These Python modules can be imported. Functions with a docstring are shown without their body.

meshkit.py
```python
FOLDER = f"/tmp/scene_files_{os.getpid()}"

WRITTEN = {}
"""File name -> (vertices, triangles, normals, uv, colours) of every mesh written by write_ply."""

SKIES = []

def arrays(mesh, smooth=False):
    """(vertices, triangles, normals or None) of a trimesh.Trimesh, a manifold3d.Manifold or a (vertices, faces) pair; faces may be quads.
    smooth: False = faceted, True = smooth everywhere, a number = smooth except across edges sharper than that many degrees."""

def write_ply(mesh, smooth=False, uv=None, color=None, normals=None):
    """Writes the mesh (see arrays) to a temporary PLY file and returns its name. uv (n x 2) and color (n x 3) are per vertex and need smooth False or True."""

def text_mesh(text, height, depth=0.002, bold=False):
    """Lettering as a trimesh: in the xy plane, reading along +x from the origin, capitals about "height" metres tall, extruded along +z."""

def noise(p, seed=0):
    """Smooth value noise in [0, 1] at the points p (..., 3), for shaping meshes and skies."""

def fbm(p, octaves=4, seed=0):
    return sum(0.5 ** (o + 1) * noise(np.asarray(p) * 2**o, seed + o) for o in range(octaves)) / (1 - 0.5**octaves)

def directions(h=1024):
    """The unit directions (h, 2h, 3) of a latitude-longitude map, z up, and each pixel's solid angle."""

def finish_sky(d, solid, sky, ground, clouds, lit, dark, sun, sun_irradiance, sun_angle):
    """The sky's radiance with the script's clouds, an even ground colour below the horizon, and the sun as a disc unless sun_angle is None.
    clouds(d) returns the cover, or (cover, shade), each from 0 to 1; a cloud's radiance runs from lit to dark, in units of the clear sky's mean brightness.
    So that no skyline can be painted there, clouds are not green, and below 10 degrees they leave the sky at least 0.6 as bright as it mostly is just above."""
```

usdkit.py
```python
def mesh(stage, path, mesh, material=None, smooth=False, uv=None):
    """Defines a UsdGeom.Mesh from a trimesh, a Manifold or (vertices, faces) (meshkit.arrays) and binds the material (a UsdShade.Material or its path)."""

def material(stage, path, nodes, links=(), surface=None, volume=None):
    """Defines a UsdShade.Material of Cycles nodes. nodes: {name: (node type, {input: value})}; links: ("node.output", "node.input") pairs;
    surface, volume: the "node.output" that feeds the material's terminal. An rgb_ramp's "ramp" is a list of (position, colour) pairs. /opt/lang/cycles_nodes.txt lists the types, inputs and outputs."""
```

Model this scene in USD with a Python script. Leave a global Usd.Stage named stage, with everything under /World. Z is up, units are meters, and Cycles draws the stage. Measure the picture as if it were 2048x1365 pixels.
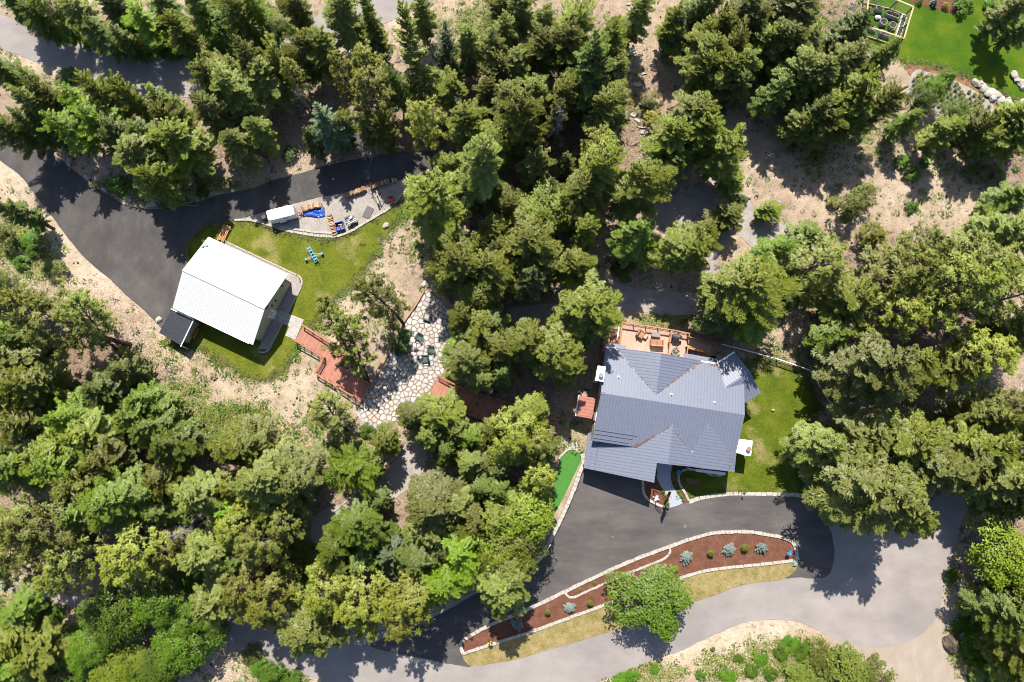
import math, random, numpy as np, trimesh, usdkit, meshkit
from pxr import Usd, UsdGeom, UsdLux, UsdShade, Sdf, Gf, Vt
from shapely.geometry import Polygon, LineString, Point, MultiPolygon, box as sbox
from shapely.ops import unary_union
from shapely import affinity
import shapely
from scipy import ndimage
from scipy.spatial import Voronoi

stage = Usd.Stage.CreateInMemory()
UsdGeom.SetStageUpAxis(stage, UsdGeom.Tokens.z)
UsdGeom.SetStageMetersPerUnit(stage, 1.0)
UsdGeom.Xform.Define(stage, '/World')
UsdGeom.Scope.Define(stage, '/World/Looks')

# ---------------------------------------------------------------- camera: a drone 75 m up, looking almost straight down
FPX, ALT = 1365.0, 75.0
_n = np.array([(990 - 1024) / FPX, -(825 - 682.5) / FPX, -1.0]); _n /= np.linalg.norm(_n)
_Z = -_n
_Y = np.array([0, 1.0, 0]) - _Z * _Z[1]; _Y /= np.linalg.norm(_Y)
_X = np.cross(_Y, _Z)
RCW = np.stack([_X, _Y, _Z])                      # camera -> world
cam = UsdGeom.Camera.Define(stage, '/World/camera')
_m = np.eye(4); _m[:3, :3] = RCW.T; _m[3, :3] = (0, 0, ALT)
cam.AddTransformOp().Set(Gf.Matrix4d(_m.tolist()))
cam.CreateHorizontalApertureAttr(36.0); cam.CreateVerticalApertureAttr(36.0 * 682 / 1024)
cam.CreateFocalLengthAttr(36.0 * FPX / 2048)
cam.CreateClippingRangeAttr(Gf.Vec2f(1, 2000))
cam.CreateExposureAttr(1.3)

# ---------------------------------------------------------------- sky and sun
SUN_EL = math.radians(55)
_az = math.atan2(-0.13, 1.0)                      # towards the sun: atan2(x, y)
SUN = np.array([math.sin(_az) * math.cos(SUN_EL), math.cos(_az) * math.cos(SUN_EL), math.sin(SUN_EL)])
sky = UsdLux.DomeLight.Define(stage, '/World/sky')
sky.GetPrim().SetCustomDataByKey('kind', 'structure')
skym = usdkit.material(stage, '/World/Looks/sky_look', {
    's': ('sky_texture', {'sky_type': 'single_scattering', 'sun_disc': False, 'sun_elevation': SUN_EL, 'sun_rotation': _az}),
    'b': ('background_shader', {'strength': 0.1})}, [('s.color', 'b.color')], surface='b.background')
UsdShade.MaterialBindingAPI.Apply(sky.GetPrim()).Bind(skym)
sun = UsdLux.DistantLight.Define(stage, '/World/sun')
sun.CreateIntensityAttr(1.25); sun.CreateAngleAttr(0.5); sun.CreateNormalizeAttr(True); sun.CreateColorAttr(Gf.Vec3f(1, 0.95, 0.87))
_q = Gf.Rotation(Gf.Vec3d(0, 0, 1), Gf.Vec3d(*SUN.tolist()))
sun.AddTransformOp().Set(Gf.Matrix4d().SetRotate(_q))

# ---------------------------------------------------------------- helpers
def G(px, py, z=0.0):
    """The point at height z that the photograph shows at pixel (px, py)."""
    d = RCW @ np.array([(px - 1024) / FPX, -(py - 682.5) / FPX, -1.0])
    return np.array([0, 0, ALT]) + d * ((z - ALT) / d[2])

def pix(p):
    q = RCW.T @ (np.asarray(p, float) - [0, 0, ALT])
    return 1024 + FPX * q[0] / -q[2], 682.5 - FPX * q[1] / -q[2]

names = {}
def numbered(parent, name):
    k = (parent, name); names[k] = names.get(k, -1) + 1
    return name if names[k] == 0 else f'{name}_{names[k]:03d}'

def tag(p, label=None, cat=None, group=None, kind=None):
    p = p.GetPrim() if hasattr(p, 'GetPrim') else p
    for k, v in (('label', label), ('category', cat), ('group', group), ('kind', kind)):
        if v: p.SetCustomDataByKey(k, v)
    return p

def path_of(parent):
    return '/World' if parent is None else str(parent.GetPath())

def thing(name, label, cat, loc=(0, 0, 0), rotz=0.0, group=None):
    x = UsdGeom.Xform.Define(stage, '/World/' + numbered('/World', name))
    x.AddTranslateOp().Set(Gf.Vec3d(*[float(a) for a in loc]))
    if rotz: x.AddRotateZOp().Set(math.degrees(rotz))
    return tag(x, label, cat, group)

class M:
    """Collects shapes and makes them one mesh."""
    def __init__(s): s.v, s.f, s.n = [], [], 0
    def add(s, v, f):
        v = np.asarray(v, float); s.v.append(v); s.f.append(np.asarray(f, int) + s.n); s.n += len(v); return s
    def tm(s, t, mat=None):
        v = t.vertices if mat is None else trimesh.transform_points(t.vertices, mat)
        return s.add(v, t.faces)
    def box(s, c, size, rz=0.0, ch=0.0):
        b = np.array([[x, y, z] for x in (-.5, .5) for y in (-.5, .5) for z in (-.5, .5)]) * size
        f = [[0,1,3],[0,3,2],[4,6,7],[4,7,5],[0,4,5],[0,5,1],[2,3,7],[2,7,6],[0,2,6],[0,6,4],[1,5,7],[1,7,3]]
        if rz:
            cs, sn = math.cos(rz), math.sin(rz); b = np.stack([b[:,0]*cs-b[:,1]*sn, b[:,0]*sn+b[:,1]*cs, b[:,2]], 1)
        return s.add(b + np.asarray(c, float), f)
    def bar(s, a, b, w, h=None, up=(0, 0, 1)):
        """A rectangular bar from a to b."""
        a, b = np.asarray(a, float), np.asarray(b, float); h = w if h is None else h
        d = b - a; L = np.linalg.norm(d); d /= L
        u = np.asarray(up, float)
        if abs(d @ u) > .98: u = np.array([1.0, 0, 0])
        r = np.cross(d, u); r /= np.linalg.norm(r); u = np.cross(r, d)
        P = [p + r * x * w / 2 + u * y * h / 2 for p in (a, b) for x in (-1, 1) for y in (-1, 1)]
        return s.add(P, [[0,1,3],[0,3,2],[4,6,7],[4,7,5],[0,4,5],[0,5,1],[2,3,7],[2,7,6],[0,2,6],[0,6,4],[1,5,7],[1,7,3]])
    def tube(s, pts, rad, n=8, cap=True):
        pts = np.asarray(pts, float); rad = np.broadcast_to(np.asarray(rad, float), (len(pts),))
        t = np.gradient(pts, axis=0); t /= np.linalg.norm(t, axis=1)[:, None] + 1e-9
        ref = np.array([0, 0, 1.0]) if abs(t[0, 2]) < .9 else np.array([1.0, 0, 0])
        a = np.linspace(0, 2 * np.pi, n, endpoint=False); V = []
        for p, d, r in zip(pts, t, rad):
            x = np.cross(d, ref); x /= np.linalg.norm(x) + 1e-9; y = np.cross(d, x)
            V.append(p + r * (np.cos(a)[:, None] * x + np.sin(a)[:, None] * y))
        V = np.vstack(V); F = []
        for i in range(len(pts) - 1):
            for j in range(n):
                k = (j + 1) % n; A, B, C, D = i*n+j, i*n+k, (i+1)*n+j, (i+1)*n+k
                F += [[A, C, D], [A, D, B]]
        if cap:
            V = np.vstack([V, pts[0], pts[-1]]); o = len(pts) * n
            for j in range(n):
                k = (j + 1) % n; F += [[o, j, k], [o + 1, (len(pts)-1)*n + k, (len(pts)-1)*n + j]]
        return s.add(V, F)
    def prism(s, poly, z0, z1, cap_bottom=True):
        for p in (poly.geoms if hasattr(poly, 'geoms') else [poly]):
            if p.geom_type != 'Polygon' or p.area < 1e-5: continue
            t = trimesh.creation.extrude_polygon(p, z1 - z0); t.apply_translation((0, 0, z0)); s.tm(t)
        return s
    def rock(s, c, size, seed, sub=2, flat=.6, rz=0.0):
        t = trimesh.creation.icosphere(sub, 1.0); r = np.random.default_rng(seed)
        v = t.vertices.copy()
        for _ in range(9):
            d = r.normal(size=3); d /= np.linalg.norm(d); k = r.uniform(.55, .9); q = v @ d; v = v - np.outer(np.maximum(q - k, 0), d)
        v += r.normal(0, .025, v.shape); v *= np.array([size[0], size[1], size[2]])
        cs, sn = math.cos(rz), math.sin(rz)
        v = np.stack([v[:,0]*cs-v[:,1]*sn, v[:,0]*sn+v[:,1]*cs, v[:,2]], 1) + np.asarray(c, float)
        return s.add(v, t.faces)
    def arrays(s): return np.vstack(s.v), np.vstack(s.f)
    def build(s, name, mat, parent=None, smooth=False, local=True):
        if not s.v: return None
        v, f = s.arrays()
        base = path_of(parent)
        m = usdkit.mesh(stage, base + '/' + numbered(base, name), (v, f), mat, smooth=smooth)
        return m.GetPrim()

def struct(name, m, mat, smooth=False):
    return tag(m.build(name, mat, None, smooth), kind='structure')

def spline(pts, n=6, closed=True):
    P = np.asarray(pts, float); N = len(P); out = []
    rng = range(N) if closed else range(N - 1)
    for i in rng:
        if closed: a, b, c, d = P[i-1], P[i], P[(i+1) % N], P[(i+2) % N]
        else: a, b, c, d = P[max(i-1, 0)], P[i], P[i+1], P[min(i+2, N-1)]
        for t in np.linspace(0, 1, n, endpoint=False):
            out.append(.5 * (2*b + (c-a)*t + (2*a-5*b+4*c-d)*t*t + (3*b-a-3*c+d)*t**3))
    if not closed: out.append(P[-1])
    return np.array(out)

def wpts(pts, z=0.0): return np.array([G(x, y, z)[:2] for x, y in pts])

def area(pts, smooth=True, z=0.0, rough=0.0, seed=0, n=6):
    p = wpts(spline(pts, n) if smooth else pts, z)
    P = Polygon(p).buffer(0)
    if rough:
        L = P.exterior if P.geom_type == 'Polygon' else max(P.geoms, key=lambda g: g.area).exterior
        k = int(L.length / .22); q = np.array([L.interpolate(i / k, normalized=True).coords[0] for i in range(k)])
        r = np.random.default_rng(seed)
        o = sum(ndimage.gaussian_filter1d(r.normal(size=(k, 2)), s_, axis=0, mode='wrap') * math.sqrt(s_) * a for s_, a in ((6, .8), (2, .9), (.7, .8)))
        P = Polygon(q + o * rough).buffer(0)
    return P

def line(pts, smooth=True, z=0.0): return LineString(wpts(spline(pts, 6, False) if smooth else pts, z))

# ---------------------------------------------------------------- materials
ALB = .62   # sunlit surfaces are this much darker than they read in the picture
def look(name): return '/World/Looks/' + name

def plain(name, col, rough=.6, metal=0.0, vary=.12, scale=3.0, fine=40.0, fvary=.1, bump=0.0, spec=.4, coord='position', rnd=.0):
    """A base colour with two scales of noise in it and, if wanted, relief and a difference from piece to piece."""
    N = {'g': ('geometry', {}), 'n1': ('noise_texture', {'scale': scale, 'detail': 4}), 'n2': ('noise_texture', {'scale': fine, 'detail': 2}),
         'r1': ('map_range', {'from_min': .25, 'from_max': .75, 'to_min': 1 - vary, 'to_max': 1 + vary}),
         'r2': ('map_range', {'from_min': .25, 'from_max': .75, 'to_min': 1 - fvary, 'to_max': 1 + fvary}),
         'm': ('math', {'math_type': 'multiply'}), 'c': ('color', {'value': tuple(ALB * x for x in col)}),
         'v': ('mix', {'mix_type': 'multiply', 'fac': 1.0}), 'p': ('principled_bsdf', {'roughness': rough, 'metallic': metal, 'specular_ior_level': spec})}
    L = [('g.position', 'n1.vector'), ('g.position', 'n2.vector'), ('n1.fac', 'r1.value'), ('n2.fac', 'r2.value'), ('r1.result', 'm.value1'), ('r2.result', 'm.value2')]
    last = 'm.value'
    if rnd:
        N['o'] = ('object_info', {}); N['r3'] = ('map_range', {'to_min': 1 - rnd, 'to_max': 1 + rnd}); N['m3'] = ('math', {'math_type': 'multiply'})
        L += [('o.random', 'r3.value'), (last, 'm3.value1'), ('r3.result', 'm3.value2')]; last = 'm3.value'
    L += [('c.color', 'v.color1'), (last, 'v.color2'), ('v.color', 'p.base_color')]
    if bump:
        N['b'] = ('bump', {'strength': .6, 'distance': bump}); L += [('n2.fac', 'b.height'), ('b.normal', 'p.normal')]
    return usdkit.material(stage, look(name), N, L, surface='p.BSDF')

def blend(name, stops, scale, fine=30.0, fvary=.25, detail=6, rough=.9, bump=.02, stretch=None, noise_rough=.6, stops2=None, scale2=.25, mask=(.45, .6), veins=0.0):
    """A ramp of colours over noise, multiplied by a fine grain; optionally a second ramp in patches."""
    stops = [(p, tuple(ALB * x for x in c)) for p, c in stops]; stops2 = stops2 and [(p, tuple(ALB * x for x in c)) for p, c in stops2]
    N = {'g': ('geometry', {}), 'mp': ('mapping', {'scale': stretch or (1, 1, 1)}), 'n1': ('noise_texture', {'scale': scale, 'detail': detail, 'roughness': noise_rough}),
         'ra': ('rgb_ramp', {'ramp': stops}), 'n2': ('noise_texture', {'scale': fine, 'detail': 3, 'roughness': .7}),
         'r2': ('map_range', {'from_min': .3, 'from_max': .7, 'to_min': 1 - fvary, 'to_max': 1 + fvary}),
         'v': ('mix', {'mix_type': 'multiply', 'fac': 1.0}), 'p': ('principled_bsdf', {'roughness': rough, 'specular_ior_level': .12}),
         'b': ('bump', {'strength': .7, 'distance': bump})}
    L = [('g.position', 'mp.vector'), ('mp.vector', 'n1.vector'), ('g.position', 'n2.vector'), ('n1.fac', 'ra.fac'), ('n2.fac', 'r2.value'),
         ('r2.result', 'v.color2'), ('v.color', 'p.base_color'), ('n2.fac', 'b.height'), ('b.normal', 'p.normal')]
    if stops2:
        N |= {'n3': ('noise_texture', {'scale': scale2, 'detail': 5}), 'k': ('map_range', {'from_min': mask[0], 'from_max': mask[1], 'to_min': 0, 'to_max': 1, 'clamp': True}),
              'rb': ('rgb_ramp', {'ramp': stops2}), 'x': ('mix', {'mix_type': 'mix'})}
        L += [('g.position', 'n3.vector'), ('n3.fac', 'k.value'), ('k.result', 'x.fac'), ('n1.fac', 'rb.fac'), ('ra.color', 'x.color1'), ('rb.color', 'x.color2'), ('x.color', 'v.color1')]
    else: L += [('ra.color', 'v.color1')]
    if veins:
        N |= {'w0': ('noise_texture', {'scale': .7, 'detail': 4}), 'wm': ('mix', {'mix_type': 'linear_light', 'fac': .55}), 'vo': ('voronoi_texture', {'feature': 'distance_to_edge', 'scale': .45}),
              'vk': ('map_range', {'from_min': .0, 'from_max': .012, 'to_min': veins, 'to_max': 0, 'clamp': True}), 'n5': ('noise_texture', {'scale': .3, 'detail': 3}), 'k5': ('map_range', {'from_min': .45, 'from_max': .6, 'clamp': True}), 'vm': ('math', {'math_type': 'multiply'}),
              'pale': ('color', {'value': (.26, .24, .225)}), 'vx': ('mix', {})}
        L = [(a, 'vx.color1' if b == 'p.base_color' else b) for a, b in L] + [('g.position', 'w0.vector'), ('g.position', 'wm.color1'), ('w0.color', 'wm.color2'), ('wm.color', 'vo.vector'), ('vo.distance', 'vk.value'), ('g.position', 'n5.vector'), ('n5.fac', 'k5.value'), ('vk.result', 'vm.value1'), ('k5.result', 'vm.value2'), ('vm.value', 'vx.fac'), ('pale.color', 'vx.color2'), ('vx.color', 'p.base_color')]
    return usdkit.material(stage, look(name), N, L, surface='p.BSDF')

def leafy(name, a, b, trans=.3, vary=.35):
    """Foliage: a colour per leaf between a and b, a drift per tree, light passing through."""
    N = {'g': ('geometry', {}), 'o': ('object_info', {}), 'ra': ('rgb_ramp', {'ramp': [(0, a), (1, b)]}),
         'mm': ('map_range', {'from_min': 0, 'from_max': 1, 'to_min': 1 - vary, 'to_max': 1 + vary}), 'hs': ('hsv', {'fac': 1.0, 'saturation': 1.0, 'value': 1.0}),
         'hm': ('map_range', {'from_min': 0, 'from_max': 1, 'to_min': .487, 'to_max': .513}),
         'n': ('noise_texture', {'scale': .9, 'detail': 2}), 'ad': ('math', {'math_type': 'add'}), 'sb': ('math', {'math_type': 'subtract', 'value2': .5}),
         'p': ('principled_bsdf', {'roughness': .5, 'specular_ior_level': .35}), 't': ('translucent_bsdf', {}), 'x': ('mix_closure', {'fac': trans})}
    L = [('g.random_per_island', 'ad.value1'), ('g.position', 'n.vector'), ('n.fac', 'sb.value1'), ('sb.value', 'ad.value2'), ('ad.value', 'ra.fac'),
         ('o.random', 'mm.value'), ('o.random', 'hm.value'), ('ra.color', 'hs.color'), ('mm.result', 'hs.value'), ('hm.result', 'hs.hue'),
         ('hs.color', 'p.base_color'), ('hs.color', 't.color'), ('p.BSDF', 'x.closure1'), ('t.BSDF', 'x.closure2')]
    return usdkit.material(stage, look(name), N, L, surface='x.closure')

road_light = blend('road_light', [(.25, (.255, .225, .208)), (.5, (.30, .267, .247)), (.75, (.345, .31, .285))], .35, 60, .12, bump=.004, stretch=(1, 1.6, 1), stops2=[(.3, (.23, .205, .195)), (.7, (.275, .245, .23))], scale2=.11, mask=(.48, .62), veins=.0)
asphalt_dark = blend('asphalt_dark', [(.25, (.062, .057, .056)), (.5, (.092, .083, .08)), (.78, (.135, .121, .115))], .5, 45, .26, bump=.006, noise_rough=.68, stretch=(.45, 1.5, 1), stops2=[(.3, (.105, .095, .09)), (.7, (.15, .135, .128))], scale2=.12, mask=(.46, .66), veins=.09)
asphalt_left = blend('asphalt_left', [(.25, (.052, .048, .047)), (.5, (.08, .073, .07)), (.8, (.13, .117, .112))], .45, 45, .26, bump=.006, noise_rough=.7, stretch=(1.1, .6, 1), stops2=[(.3, (.085, .076, .073)), (.7, (.14, .126, .12))], scale2=.13, mask=(.48, .68), veins=.1)
gravel = blend('gravel', [(.3, (0.285, 0.253, 0.223)), (.55, (0.353, 0.314, 0.281)), (.8, (0.418, 0.381, 0.343))], .8, 9, .32, bump=.04)
dirt_track = blend('dirt_track', [(.3, (0.312, 0.252, 0.193)), (.6, (0.37, 0.304, 0.244)), (.8, (0.415, 0.355, 0.296))], .7, 18, .22, bump=.03, stretch=(1.6, .7, 1))
lawn = blend('lawn', [(.25, (.068, .092, .005)), (.5, (.112, .134, .010)), (.8, (.18, .18, .024))], .55, 7, .4, bump=.05, stops2=[(.3, (.24, .20, .07)), (.7, (.32, .26, .12))], scale2=.34, mask=(.56, .76))
lawn_rich = blend('lawn_rich', [(.25, (.028, .078, .002)), (.5, (.06, .118, .003)), (.8, (.14, .17, .008))], .3, 7, .34, bump=.05, noise_rough=.55)
lawn_house = blend('lawn_house', [(.25, (.05, .085, .003)), (.5, (.09, .12, .007)), (.8, (.155, .16, .018))], .6, 7, .36, bump=.05, stops2=[(.3, (.22, .185, .06)), (.7, (.30, .24, .12))], scale2=.3, mask=(.55, .74))
dry_grass = blend('dry_grass', [(.3, (0.156, 0.136, 0.039)), (.5, (0.265, 0.207, 0.0819)), (.7, (0.343, 0.265, 0.129))], .9, 9, .34, bump=.05, noise_rough=.7)
mulch = blend('mulch', [(.3, (0.117, 0.0507, 0.0296)), (.55, (0.156, 0.0686, 0.0429)), (.8, (0.211, 0.105, 0.0702))], 1.2, 11, .45, bump=.05)
mulch_orange = blend('mulch_orange', [(.3, (0.234, 0.109, 0.0546)), (.7, (0.328, 0.172, 0.0936))], 1.2, 11, .4, bump=.05)
turf = plain('turf', (0.0468, 0.187, 0.0195), .85, vary=.12, fine=25, fvary=.12)
concrete = plain('concrete', (0.367, 0.335, 0.296), .85, vary=.15, fine=20, fvary=.12, bump=.01)
edging_stone = plain('edging_stone', (0.437, 0.39, 0.335), .9, vary=.2, fine=12, fvary=.2, bump=.02)
walk_paint = plain('walk_paint', (0.343, 0.367, 0.413), .55, vary=.05, fvary=.04)
boulder_look = blend('boulder_look', [(.3, (0.218, 0.211, 0.203)), (.55, (0.328, 0.32, 0.304)), (.8, (0.452, 0.437, 0.413))], 1.5, 14, .25, bump=.05)
pale_rock = blend('pale_rock', [(.3, (0.328, 0.296, 0.25)), (.55, (0.437, 0.406, 0.351)), (.8, (0.546, 0.515, 0.468))], 1.5, 10, .25, bump=.05)
brown_rock = blend('brown_rock', [(.3, (0.0702, 0.0546, 0.039)), (.55, (0.156, 0.117, 0.0858)), (.8, (0.265, 0.226, 0.187))], 1.6, 12, .35, bump=.06)
bark = blend('bark', [(.3, (0.0546, 0.0406, 0.0328)), (.7, (0.125, 0.0975, 0.078))], 2.5, 25, .35, bump=.03, stretch=(1, 1, .2))
bark_grey = blend('bark_grey', [(.3, (0.109, 0.0975, 0.0897)), (.7, (0.211, 0.191, 0.176))], 2.5, 25, .3, bump=.02)
soil_dark = blend('soil_dark', [(.3, (0.0468, 0.0351, 0.0273)), (.7, (0.101, 0.078, 0.0585))], 3, 20, .4, bump=.04)
# ---------------------------------------------------------------- the ground's flat surfaces, each outlined where it lies
UPPER_ROAD = area([(-120,-40),(0,27),(45,47),(95,66),(145,82),(195,97),(250,108),(310,114),(370,116),(430,116),(485,112),(535,96),(585,70),(640,25),(690,-45),(930,-45),(852,8),(800,35),(745,60),(690,92),(640,122),(600,150),(560,174),(520,188),(470,196),(400,196),(330,192),(270,185),(205,167),(150,150),(92,131),(40,112),(0,97),(-120,50)], rough=.05, seed=1)
LEFT_DRIVE = area([(-90,225),(0,250),(40,270),(75,290),(110,312),(150,343),(190,375),(225,396),(255,411),(300,419),(350,415),(400,402),(450,388),(500,378),(545,362),(600,347),(660,330),(720,318),(790,306),(870,302),(960,300),(1000,320),(930,338),(850,350),(800,362),(740,374),(690,386),(660,392),(620,399),(580,409),(535,423),(500,432),(470,441),(430,449),(402,457),(384,480),(374,503),(377,516),(395,540),(420,600),(380,660),(345,690),(327,663),(290,622),(250,588),(213,553),(167,512),(120,455),(80,402),(40,352),(0,322),(-90,262)], rough=.04, seed=2)
LOWER_ROAD = area([(-120,1145),(0,1166),(60,1180),(130,1190),(220,1196),(300,1200),(400,1208),(512,1228),(580,1247),(640,1262),(700,1268),(780,1258),(860,1228),(925,1195),(1000,1160),(1100,1150),(1300,1140),(1500,1120),(1585,1040),(1625,1000),(1720,1005),(1800,1008),(1850,1000),(1890,985),(1925,975),(1985,960),(1990,985),(1945,1010),(1920,1050),(1908,1120),(1897,1143),(1888,1180),(1868,1240),(1836,1274),(1803,1288),(1753,1296),(1696,1287),(1654,1271),(1621,1254),(1588,1243),(1533,1239),(1489,1245),(1434,1267),(1368,1299),(1324,1314),(1257,1341),(1190,1366),(1080,1405),(900,1420),(760,1400),(662,1368),(612,1351),(562,1335),(512,1311),(470,1297),(400,1284),(320,1262),(240,1240),(155,1216),(70,1193),(0,1181),(-120,1170)], rough=.05, seed=3)
HOUSE_DRIVE = area([(1180,880),(1172,925),(1158,955),(1140,1000),(1120,1040),(1100,1082),(1078,1112),(1050,1133),(1005,1152),(960,1182),(915,1208),(860,1238),(800,1266),(740,1290),(790,1306),(850,1318),(930,1334),(945,1330),(1000,1300),(1150,1240),(1400,1160),(1540,1150),(1572,1156),(1600,1155),(1652,1153),(1668,1110),(1660,1060),(1640,1015),(1612,985),(1560,980),(1500,985),(1440,988),(1400,990),(1370,995),(1340,990),(1330,930),(1250,880)], rough=.05, seed=4)
ISLAND = area([(921,1290),(924,1282),(977,1251),(1032,1228),(1087,1204),(1129,1183),(1186,1156),(1252,1126),(1335,1094),(1412,1069),(1456,1064),(1500,1064),(1544,1071),(1574,1078),(1587,1089),(1592,1104),(1594,1121),(1594,1131),(1588,1144),(1572,1155),(1555,1161),(1522,1164),(1478,1172),(1438,1187),(1401,1200),(1359,1213),(1260,1251),(1208,1267),(1164,1280),(1098,1299),(1032,1319),(977,1328),(944,1332),(931,1324),(925,1312)], n=4)
CURB_LOW = [(926,1307),(977,1290),(1054,1266),(1120,1242),(1175,1222),(1232,1201),(1280,1183),(1328,1167),(1372,1152),(1412,1141),(1456,1135),(1500,1131),(1544,1126),(1594,1120)]
CURB_TOP = [(926,1307),(921,1290),(924,1282),(977,1251),(1032,1228),(1087,1204),(1129,1183),(1186,1156),(1252,1126),(1335,1094),(1412,1069),(1456,1064),(1500,1064),(1544,1071),(1574,1078),(1587,1089),(1592,1104),(1594,1120)]
CURB_IN = [(1129,1184),(1136,1192),(1146,1195),(1186,1177),(1232,1157),(1280,1137),(1315,1123),(1333,1113),(1340,1104),(1338,1095)]
MULCH_ISLAND = Polygon(np.vstack([wpts(spline(CURB_TOP, 4, False)), wpts(spline(CURB_LOW, 4, False))[::-1]])).buffer(0)
GRAVEL_PAD = area([(478,441),(535,424),(620,400),(690,386),(760,370),(806,360),(812,372),(806,388),(790,406),(772,421),(734,443),(700,463),(669,473),(631,471),(600,466),(566,459),(545,452),(520,445),(500,441)], rough=.03, seed=6)
WORK_LAWN = area([(372,505),(384,480),(404,457),(432,450),(478,442),(520,445),(566,460),(631,472),(669,474),(700,464),(772,422),(800,404),(812,410),(803,438),(775,470),(752,508),(722,548),(690,580),(664,602),(640,632),(612,662),(596,690),(588,716),(566,742),(530,754),(482,746),(440,722),(410,700),(385,694),(350,690),(345,672),(390,600),(376,516)], rough=.16, seed=7)
HOUSE_LAWN = area([(1400,800),(1488,735),(1510,718),(1545,716),(1590,738),(1622,765),(1634,800),(1630,832),(1612,860),(1602,890),(1600,940),(1602,990),(1560,989),(1500,988),(1440,990),(1400,996),(1376,1004),(1368,990),(1357,970),(1355,955),(1362,942),(1385,930),(1400,900)], rough=.12, seed=8)
FAR_LAWN = area([(1722,60),(1735,20),(1770,-30),(1820,-70),(2190,-70),(2190,230),(2060,215),(2018,196),(1990,180),(1955,166),(1900,142),(1850,132),(1815,130),(1795,120),(1760,108),(1735,88)], rough=.1, seed=9)
PATH_GRAVEL = area([(1240,567),(1285,577),(1335,582),(1395,586),(1430,575),(1450,590),(1420,625),(1345,629),(1290,625),(1242,623),(1205,642),(1150,655),(1090,662),(1030,650),(1010,628),(1040,612),(1120,606),(1190,590)], rough=.08, seed=10)
UPPER_GRAVEL = area([(1312,432),(1318,408),(1358,386),(1412,364),(1462,372),(1500,400),(1512,425),(1545,440),(1568,452),(1578,474),(1572,492),(1540,502),(1505,494),(1470,470),(1440,500),(1428,560),(1408,560),(1420,500),(1424,452),(1382,446),(1330,452)], rough=.07, seed=11)
LOW_GRAVEL = area([(712,1008),(740,985),(772,945),(800,908),(842,868),(858,880),(850,930),(836,960),(802,990),(765,1014),(735,1030),(690,1045),(650,1085),(622,1080),(630,1035),(668,1012)], rough=.06, seed=12)
DIRT = area([(1640,1250),(1696,1275),(1753,1290),(1803,1282),(1836,1266),(1880,1200),(1905,1215),(1890,1270),(1898,1320),(1925,1400),(1800,1420),(1785,1365),(1750,1335),(1700,1308),(1660,1285)], rough=.1, seed=13)
PATIO = area([(850,581),(863,583),(880,600),(900,625),(912,655),(905,690),(894,719),(886,750),(876,756),(860,780),(864,795),(851,804),(835,822),(805,838),(785,848),(759,861),(744,867),(712,821),(735,783),(759,743),(784,695),(808,647),(832,612)], smooth=False)
TURF = area([(1136,901),(1148,901),(1164,913),(1154,937),(1128,992),(1110,1025),(1096,1050),(1078,1062),(1072,1040),(1092,1005),(1110,960),(1118,925),(1122,912)])
LAVENDER = area([(1830,141),(1858,147),(1898,158),(1950,183),(1988,211),(1974,228),(1928,236),(1876,230),(1849,212),(1812,184)], rough=.05, seed=14)
LAV_MULCH = area([(1815,131),(1832,131),(1850,133),(1882,137),(1905,145),(1951,167),(1964,185),(1998,213),(1990,222),(1960,208),(1930,190),(1890,170),(1850,155),(1820,150)], rough=.06, seed=15)
FAR_MULCH = area([(1780,-40),(1814,0),(1850,12),(1893,24),(1912,27),(1927,18),(1945,5),(1960,-40)], rough=.05, seed=16)
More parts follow.
